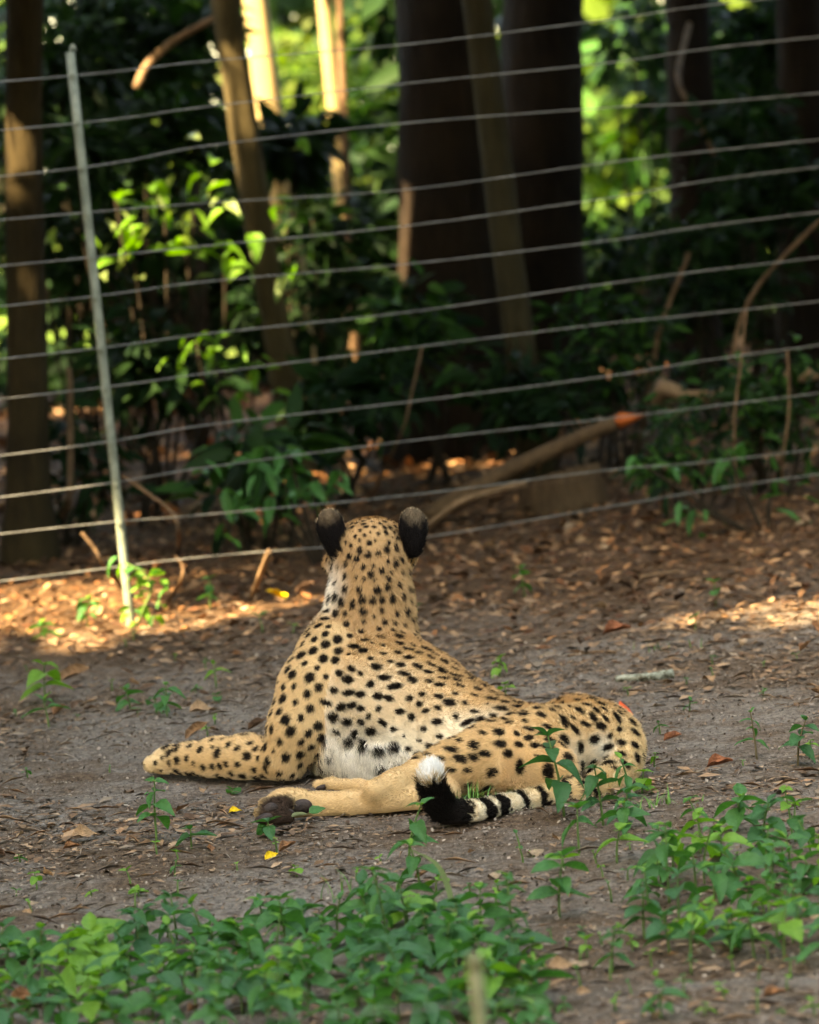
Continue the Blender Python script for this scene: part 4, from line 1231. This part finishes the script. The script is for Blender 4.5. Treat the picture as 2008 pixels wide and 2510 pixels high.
for lab, x, y, rx, ry, top in (('added light-blocking thicket left of the wood, nearest the fence', -5.2, 15.0, .9, 2.6, 3.6), ('added light-blocking thicket left of the wood, farther back', -5.6, 20.5, .9, 2.9, 3.8), ('added light-blocking thicket left of the wood, at its far end', -5.6, 26.2, .9, 2.9, 3.8),
                               ('added light-blocking thicket right of the wood, nearest the fence', 5.0, 15.5, .9, 2.6, 3.6), ('added light-blocking thicket right of the wood, farther back', 5.2, 21.0, .9, 2.9, 3.8), ('added light-blocking thicket right of the wood, at its far end', 5.4, 26.6, .9, 2.9, 3.8),
                               ('added light-blocking thicket left of the clearing', -7.5, 9.0, .9, 3.4, 3.4), ('added light-blocking thicket right of the clearing', 7.0, 9.4, .9, 3.6, 3.4), ('added light-blocking thicket right of the camera', 8.4, 2.0, .9, 3.8, 3.4),
                               ('added light-blocking thicket behind the camera', 0, -11.5, 5.0, .9, 3.4), ('added light-blocking thicket behind the camera at the right', 8.6, -8.5, 2.8, 2.2, 3.4), ('added light-blocking thicket behind the camera at the left', -8.6, -8.5, 3.0, 2.2, 3.4), ('added light-blocking thicket left of the camera', -9.6, .8, .9, 4.2, 3.4)):
    thicket(lab, x, y, rx, ry, top)
fw_n = 40000
fa = np.concatenate([RNG.uniform(-.4, .4, 23000), RNG.uniform(-math.pi, math.pi, fw_n - 23000)])  # second part carries the wood all round, added to block horizon light
fr_ = 46 + RNG.normal(0, 1.3, fw_n); fx = np.sin(fa) * fr_; fy = np.cos(fa) * fr_
fz = RNG.random(fw_n) * (7.6 + 1.2 * np.sin(fa * 46 * 1.1) + .8 * np.sin(fa * 46 * 2.7))
fcol = np.array(LT + DK)[RNG.integers(0, 8, fw_n)] * RNG.uniform(.6, 1.3, fw_n)[:, None]
fd = rand_dirs(fw_n)
far = link('far_wood', leaf_cloud('far_wood', np.column_stack([fx, fy, fz]), fd, rand_dirs(fw_n) + np.array([0, -.5, .6]), RNG.uniform(.35, .6, fw_n) * (1 + 1.6 * (np.abs(fa) > .4)), RNG.uniform(.2, .34, fw_n) * (1 + 1.6 * (np.abs(fa) > .4)), fcol, FOLIAGE, .3, .2, True))
tag(far, 'far sunlit wood closing off the view', 'wood', kind='stuff')

# the sunlit shrub: every leaf its own mesh
def leafy_shrub(label, spots, Y, size, key, n_stem=4, jit=.1):
    c0 = np.array(P(*spots[0][:2], Y)); base = np.array([c0[0] + .1, Y, 0])
    t = empty('shrub', base, label, 'shrub')
    tips = []
    for (x, y) in spots:
        q = np.array(P(x + rnd.uniform(-14, 14), y + rnd.uniform(-12, 12), Y + rnd.uniform(-jit, jit)))
        tips.append(q)
        put_leaf(rnd.choice(LANCE[key] + WL['pale'] * (1 if key == 'light' else 0)), t, q - base, rnd.uniform(0, 6.28), rnd.uniform(-.9, .5), rnd.uniform(-.6, .6), size * rnd.uniform(.7, 1.2))
    for k in range(n_stem):
        e = tips[(k * 7) % len(tips)] - base
        link('stem', tube('stem', smooth_path([np.array([0, 0, -.05]), e * np.array([.6, .6, .5]), e], 8), np.linspace(.010, .004, 8), STEM_DARK, 6), t)
    return t
r5 = random.Random(5)
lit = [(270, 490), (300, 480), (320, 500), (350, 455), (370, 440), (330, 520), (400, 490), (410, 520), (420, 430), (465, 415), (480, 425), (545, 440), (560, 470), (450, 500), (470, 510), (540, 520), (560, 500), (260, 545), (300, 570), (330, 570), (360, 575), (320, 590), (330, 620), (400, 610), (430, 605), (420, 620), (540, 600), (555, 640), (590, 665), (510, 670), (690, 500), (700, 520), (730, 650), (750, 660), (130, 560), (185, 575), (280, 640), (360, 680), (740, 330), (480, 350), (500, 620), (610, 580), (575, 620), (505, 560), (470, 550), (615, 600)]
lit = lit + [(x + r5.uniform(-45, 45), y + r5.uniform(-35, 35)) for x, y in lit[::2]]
leafy_shrub('shrub with leaves coloured as sunlit, in a shaft of sun behind the post', lit, 17.0, .105, 'light', 6, .12)
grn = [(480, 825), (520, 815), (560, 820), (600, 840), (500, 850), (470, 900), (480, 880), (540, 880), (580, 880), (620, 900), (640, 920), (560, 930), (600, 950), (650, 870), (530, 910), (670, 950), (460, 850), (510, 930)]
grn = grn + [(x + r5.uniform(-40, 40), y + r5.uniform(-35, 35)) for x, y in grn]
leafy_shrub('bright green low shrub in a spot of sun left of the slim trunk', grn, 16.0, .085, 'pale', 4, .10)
fr = [(700, 1190), (650, 1160), (760, 1170), (560, 1290), (720, 1240), (600, 1130), (800, 1190), (680, 1230), (520, 1160), (740, 1130), (560, 1200), (610, 1190), (830, 1150), (640, 1100), (700, 1110), (570, 1270), (815, 1190), (740, 1200), (770, 1230)]
leafy_shrub('low plant with long green leaves just left of the head', fr + [(x + r5.uniform(-30, 30), y + r5.uniform(-25, 25)) for x, y in fr], 14.2, .115, 'mid', 4, .08)
rt = [(1790, 1110), (1830, 1090), (1850, 1100), (1780, 1130), (1700, 1250), (1740, 1270), (1680, 1280), (1720, 1300), (1640, 1140), (1570, 1150), (1900, 1250), (1950, 1200), (1990, 1290), (1880, 1180), (1660, 1230), (1740, 1240), (1560, 1120), (1380, 1390), (1370, 1370)]
leafy_shrub('low plant with long green leaves beyond the fence at the right', rt + [(x + r5.uniform(-30, 30), y + r5.uniform(-25, 25)) for x, y in rt], 14.0, .085, 'mid', 5, .1)

# ------------------------------------------------------------------ dead wood
def stick(name, label, cat, pts, r0, r1, mat, sides=8, jit=.12, knots=None):
    pts = [np.array(p, float) for p in pts]
    base = pts[0].copy()
    path = smooth_path(pts, 14) if len(pts) > 2 else np.array([lerp(pts[0], pts[1], f) for f in np.linspace(0, 1, 12)])
    me = tube(name, path - base, np.linspace(r0, r1, len(path)), mat, sides, jit, int(abs(base[0]) * 1000) % 97)
    return tag(link(name, me, None, base), label, cat), path
def gz_(px, py, z): q = np.array(G(px, py)); q[2] += z; return q
lg = empty('log', gz_(1040, 1285, .02), 'leaning log with an orange cut end beyond the fence', 'log')
LOGWOOD = bark_material('log_bark', (.045, .026, .014), (.15, .095, .052), 10)
l0, l1 = np.array(lg.location), np.array(P(1525, 1030, 14.9))
lp = np.array([lerp(l0, l1, f) + np.array([0, 0, .02 * math.sin(f * 3.1)]) for f in np.linspace(0, 1, 12)])
link('trunk', tube('trunk', lp - l0, np.linspace(.036, .025, 12), LOGWOOD, 14, .14, 3), lg)
ORANGE_M = NT('orange_fungus'); ORANGE_M.bump(ORANGE_M.noise(40), .5, .01)
ORANGE_M.done(ORANGE_M.ramp(ORANGE_M.noise(30), [(.3, (.30, .055, .010)), (.7, (.48, .115, .022))]), .7)
ax_ = (l1 - l0) / np.linalg.norm(l1 - l0)
link('cut_end', tube('cut_end', [l1 - l0 - ax_ * .012, l1 - l0 + ax_ * .004, l1 - l0 + ax_ * .012 + np.array([.03, 0, 0]), l1 - l0 + np.array([.075, 0, .012])], [.026, .028, .015, .004], ORANGE_M.m, 12, .3, 5), lg)
link('branch_stub', tube('branch_stub', [lerp(l0, l1, .33) - l0, lerp(l0, l1, .33) - l0 + np.array([-.012, -.01, .07])], [.014, .006], DEADWOOD, 7, .1), lg)
st_b = gz_(1375, 1248, 0)
bm = bmesh.new()
bmesh.ops.create_grid(bm, x_segments=1, y_segments=1, size=.001); bm.clear()
sv, sq = [], []
rs = random.Random(3); ns = 26
for lev, (z, sc) in enumerate(((-.05, 1.08), (0, 1.05), (.05, 1.0), (.10, .95), (.135, .92))):
    for k in range(ns):
        a = 2 * math.pi * k / ns
        rr = sc * (1 + .10 * math.sin(3 * a + 1) + .05 * math.sin(7 * a) + (rs.random() - .5) * .03)
        sv.append((math.cos(a) * .155 * rr, math.sin(a) * .12 * rr, z + (.03 * math.cos(a * 1.0 + .5) + rs.uniform(-.008, .008) if lev == 4 else 0)))
for lev in range(4):
    for k in range(ns): sq.append((lev * ns + k, lev * ns + (k + 1) % ns, (lev + 1) * ns + (k + 1) % ns, (lev + 1) * ns + k))
sv.append((0, 0, .135)); stt = [(4 * ns + k, 4 * ns + (k + 1) % ns, len(sv) - 1) for k in range(ns)]
bm.free()
tag(link('stump', mesh_np('stump', np.array(sv), [np.array(sq), np.array(stt)], LOGWOOD), None, st_b), 'low broad stump under the leaning log', 'stump')
stick('stick', 'short broken stick poking up left of the fence post base', 'stick', [gz_(300, 1440, 0), P(255, 1385, 13.3), P(232, 1345, 13.3), P(200, 1305, 13.3)], .009, .006, TWIG)
stick('stick', 'straight pale stick leaning up to the lowest wire', 'stick', [gz_(613, 1470, 0), P(660, 1352, 12.9)], .0085, .010, DEADWOOD)
stick('climbing_vine', 'thin curved vine stem right of the fence post', 'vine', [gz_(412, 1475, 0), P(445, 1420, 13.2), P(447, 1385, 13.2), P(428, 1362, 13.2)], .007, .005, TWIG)
stick('climbing_vine', 'long arching vine stem meeting the post at mid height', 'vine', [gz_(435, 1355, 0), P(440, 1310, 13.6), P(420, 1255, 13.6), P(370, 1215, 13.6), P(300, 1165, 13.6)], .008, .006, TWIG)
stick('sapling', 'thin bare sapling stem beside the left edge trunk', 'sapling', [gz_(130, 1300, 0), P(165, 1240, 15.5), P(172, 1150, 15.5), P(172, 980, 15.5), P(168, 900, 15.5)], .014, .012, TWIG)
stick('branch', 'crooked pale branch crossing the dark shrubs at the top left', 'branch', [P(335, 215, 18.3), P(360, 160, 18.3), P(420, 105, 18.3), P(475, 72, 18.3), P(530, 40, 18.2), P(572, 12, 18.1)], .020, .014, DEADWOOD)
stick('branch', 'thin forked branch in the upper right shade', 'branch', [P(1690, 60, 20.8), P(1662, 190, 19.8), P(1700, 270, 19.5), P(1740, 350, 19.5), P(1765, 440, 19.5)], .014, .010, TWIG)
stick('branch', 'slanting thin branch rising at the right edge', 'branch', [gz_(1760, 1160, 0), P(1800, 850, 16.5), P(1840, 730, 16.5), P(1910, 640, 16.5), P(1990, 560, 16.5), P(2050, 510, 16.5)], .010, .008, TWIG)
stick('branch', 'thin slanting branch right of the dark trunks', 'branch', [gz_(1560, 1130, 0), P(1600, 900, 16.8), P(1620, 800, 16.8), P(1650, 720, 16.8), P(1690, 620, 16.8)], .011, .008, TWIG)
stick('branch', 'fallen branch piece beyond the orange log end', 'branch', [P(1615, 985, 15.6), P(1630, 950, 15.5), P(1700, 975, 15.5), P(1800, 955, 15.5)], .030, .026, DEADWOOD)
stick('branch', 'fallen branch cut off by the right edge', 'branch', [P(1925, 928, 15.8), P(2000, 915, 15.8), P(2100, 900, 15.8)], .028, .026, DEADWOOD)
stick('branch', 'thin dead branch below the leaning log', 'branch', [gz_(1045, 1300, .01), P(1120, 1235, 15.0), P(1200, 1205, 15.0), P(1290, 1185, 15.0)], .014, .010, DEADWOOD)
stick('stalk', 'thin upright stalk behind the head', 'stalk', [gz_(905, 1230, 0), P(985, 1060, 15.5), P(1010, 960, 15.5), P(1035, 850, 15.5)], .006, .004, TWIG)
stick('stalk', 'tall thin stalk at the right behind the fence', 'stalk', [gz_(1810, 1260, 0), P(1800, 1050, 14.5), P(1815, 900, 14.5), P(1830, 760, 14.5)], .005, .004, TWIG)
stick('stalk', 'second tall thin stalk nearer the right edge', 'stalk', [gz_(1915, 1240, 0), P(1920, 1120, 14.6), P(1935, 1000, 14.6), P(1930, 860, 14.6)], .005, .004, TWIG)
LICHEN = NT('lichen_bark'); LICHEN.bump(LICHEN.noise(90, 4), 1.0, .01)
LICHEN.done(LICHEN.ramp(LICHEN.noise(70, 4), [(.35, (.07, .06, .04)), (.5, (.20, .205, .155)), (.7, (.34, .355, .29))]), .95, .1)
so, _ = stick('stick', 'short stick covered in pale grey-green lichen behind the rump', 'stick', [gz_(1512, 1674, .010), gz_(1580, 1672, .013), gz_(1652, 1664, .013)], .0075, .0115, LICHEN.m, 12, .6)
stick('stick', 'thin pale twig lying in the litter right of the head', 'stick', [gz_(1570, 1424, .012), gz_(1620, 1416, .012), gz_(1668, 1408, .012)], .006, .004, DEADWOOD)
stick('stick', 'reddish twig on the ground right of the back', 'stick', [gz_(1395, 1616, .008), gz_(1450, 1608, .010), gz_(1510, 1606, .008)], .006, .004, TWIG)

# ------------------------------------------------------------------ fallen leaves that can be picked out one by one
def dead_mesh(col, seed):
    m = NT('dry_leaf')
    c = m.ramp(m.noise(4, 4), [(.3, tuple(x * .6 for x in col)), (.7, tuple(min(1, x * 1.25) for x in col))])
    m.bump(m.noise(8, 3), .4, .05); m.done(c, .75, .25)
    return leaf_mesh('fallen_leaf', m.m, .42 + .1 * (seed % 3), 'ovate', [-.25, .3, .1, -.1][seed % 4], [.7, -.5, .4, .9][seed % 4], .06, seed)
DEAD = [dead_mesh(c, i) for i, c in enumerate([(.21, .115, .058), (.15, .085, .048), (.27, .16, .085), (.22, .10, .045), (.12, .066, .04), (.29, .20, .125)])]
RED, YEL, RUST = dead_mesh((.60, .085, .025), 1), dead_mesh((.62, .40, .02), 2), dead_mesh((.24, .085, .04), 3)
LASTD = [0]
def dead_(r): LASTD[0] = r.randrange(len(DEAD)); return DEAD[LASTD[0]]
def dhue_(): return ('brown', 'dark brown', 'tan', 'rusty', 'blackish brown', 'pale tan')[LASTD[0]]
def fallen(me, px, py, size_px, label, group=None, yaw=None, pitch=0.0, z=.006, rollv=0.0):
    g = G(px, py); s = g.y / F_PX
    o = link('fallen_leaf', me)
    yw = rnd.uniform(0, 6.28) if yaw is None else yaw
    sz = size_px * s
    zz = float(ground_z([(g.x, g.y)])[0]) + z
    o.matrix_world = Matrix.Translation((g.x, g.y, zz)) @ Matrix.Rotation(yw, 4, 'Z') @ Matrix.Rotation(-pitch, 4, 'Y') @ Matrix.Rotation(rollv, 4, 'X') @ Matrix.Diagonal((sz, sz, sz, 1))
    return tag(o, label, 'leaf', group)
fallen(RED, 1552, 1748, 52, 'orange-red leaf standing up behind the cheetah\'s rump', yaw=2.2, pitch=.9, rollv=.4)
fallen(YEL, 650, 2112, 40, 'small yellow leaf on the soil below the hind paw', yaw=.4, pitch=.3, rollv=.6)
fallen(YEL, 700, 1475, 60, 'curved yellow leaf in the litter left of the neck', yaw=2.6, pitch=.5, rollv=.3)
fallen(YEL, 560, 1985, 34, 'yellow scrap of leaf left of the hind paw', yaw=.1, pitch=.1, rollv=.5)
fallen(RUST, 1735, 1905, 66, 'long rust-brown curled leaf on bare soil right of the rump', yaw=.15, pitch=.02, z=.016, rollv=.5)
fallen(RUST, 1628, 1822, 46, 'small dark curled leaf close to the rump at the right', yaw=-.2, pitch=.15, z=.012, rollv=-.6)
fallen(RUST, 1480, 1572, 70, 'reddish leaf lying flat right of the shoulders', yaw=.1, rollv=.5, z=.012)
fallen(DEAD[2], 175, 2060, 72, 'tan leaf on the soil at the left below the front paw', yaw=.2, rollv=.5, z=.012)
fallen(DEAD[0], 140, 1672, 90, 'large tan leaf lying by the weed at the left edge', yaw=.1, pitch=.1, rollv=.7, z=.015)
fallen(DEAD[2], 465, 1762, 70, 'wide tan leaf with a long stalk right of the spreading weeds', yaw=.3, rollv=.4, z=.012)
fallen(DEAD[2], 1275, 2395, 80, 'tan leaf below the near weeds, right of the near post', yaw=.1, rollv=.5, z=.014)
fallen(DEAD[2], 1345, 2386, 70, 'paler tan leaf next to the tan one by the near post', yaw=.2, rollv=.6, z=.014)
fallen(DEAD[3], 1870, 2455, 62, 'orange-brown leaf on bare soil at the lower right', yaw=.1, rollv=.5, z=.012)
fallen(DEAD[3], 20, 2470, 95, 'brown leaf on bare soil in the lower left corner', yaw=.1, rollv=.5, z=.014)
fallen(WL['mid'][2], 760, 2020, 45, 'fresh green leaf under the hind foot, paler underside', yaw=.3, pitch=.2, z=.02, rollv=.6)
PALE_U = NT('leaf_underside').done((.30, .36, .20), .6)
ul = leaf_mesh('fallen_leaf', PALE_U, .55, 'ovate', .1, .3, .02, 9)
fallen(ul, 765, 2000, 42, 'pale upturned leaf lying against the hind foot', yaw=.3, pitch=.5, z=.03, rollv=-.9)
fallen(ul, 715, 2022, 44, 'second pale upturned leaf just below the hind foot', yaw=.2, pitch=.1, z=.014, rollv=-.6)
fallen(DEAD[0], 455, 1818, 70, 'pale brown leaf standing behind the foreleg', yaw=.1, pitch=.35, z=.01, rollv=.8)
scatter(95, lambda r: (r.uniform(-20, 2030), r.uniform(1640, 2500)), lambda g, px, py, r: None if 620 < px < 1600 and py < 2040 else fallen(dead_(r), px, py, r.uniform(22, 52), dhue_() + ' dry leaf on the open soil, ' + ('at the left' if px < 620 else 'in the middle' if px < 1400 else 'at the right') + (' level with the cheetah' if py < 2030 else ' of the foreground'),
        'dry leaves on the open soil', pitch=r.uniform(-.1, .25), rollv=r.uniform(-.8, .8), z=r.uniform(.006, .016)), 31, .06)
scatter(80, lambda r: (r.uniform(-20, 2030), r.uniform(1240, 1640)), lambda g, px, py, r: None if 700 < px < 1400 and py > 1500 else fallen(dead_(r), px, py, r.uniform(26, 54), dhue_() + ' dry leaf in the litter ' + ('left of the head' if px < 850 else 'right of the head' if px < 1450 else 'by the right edge') + (' behind the lowest wire' if py < 1400 else ' before the fence'),
        'dry leaves along the fence', pitch=r.uniform(-.1, .5), rollv=r.uniform(-.9, .9), z=r.uniform(.008, .025)), 32, .08)
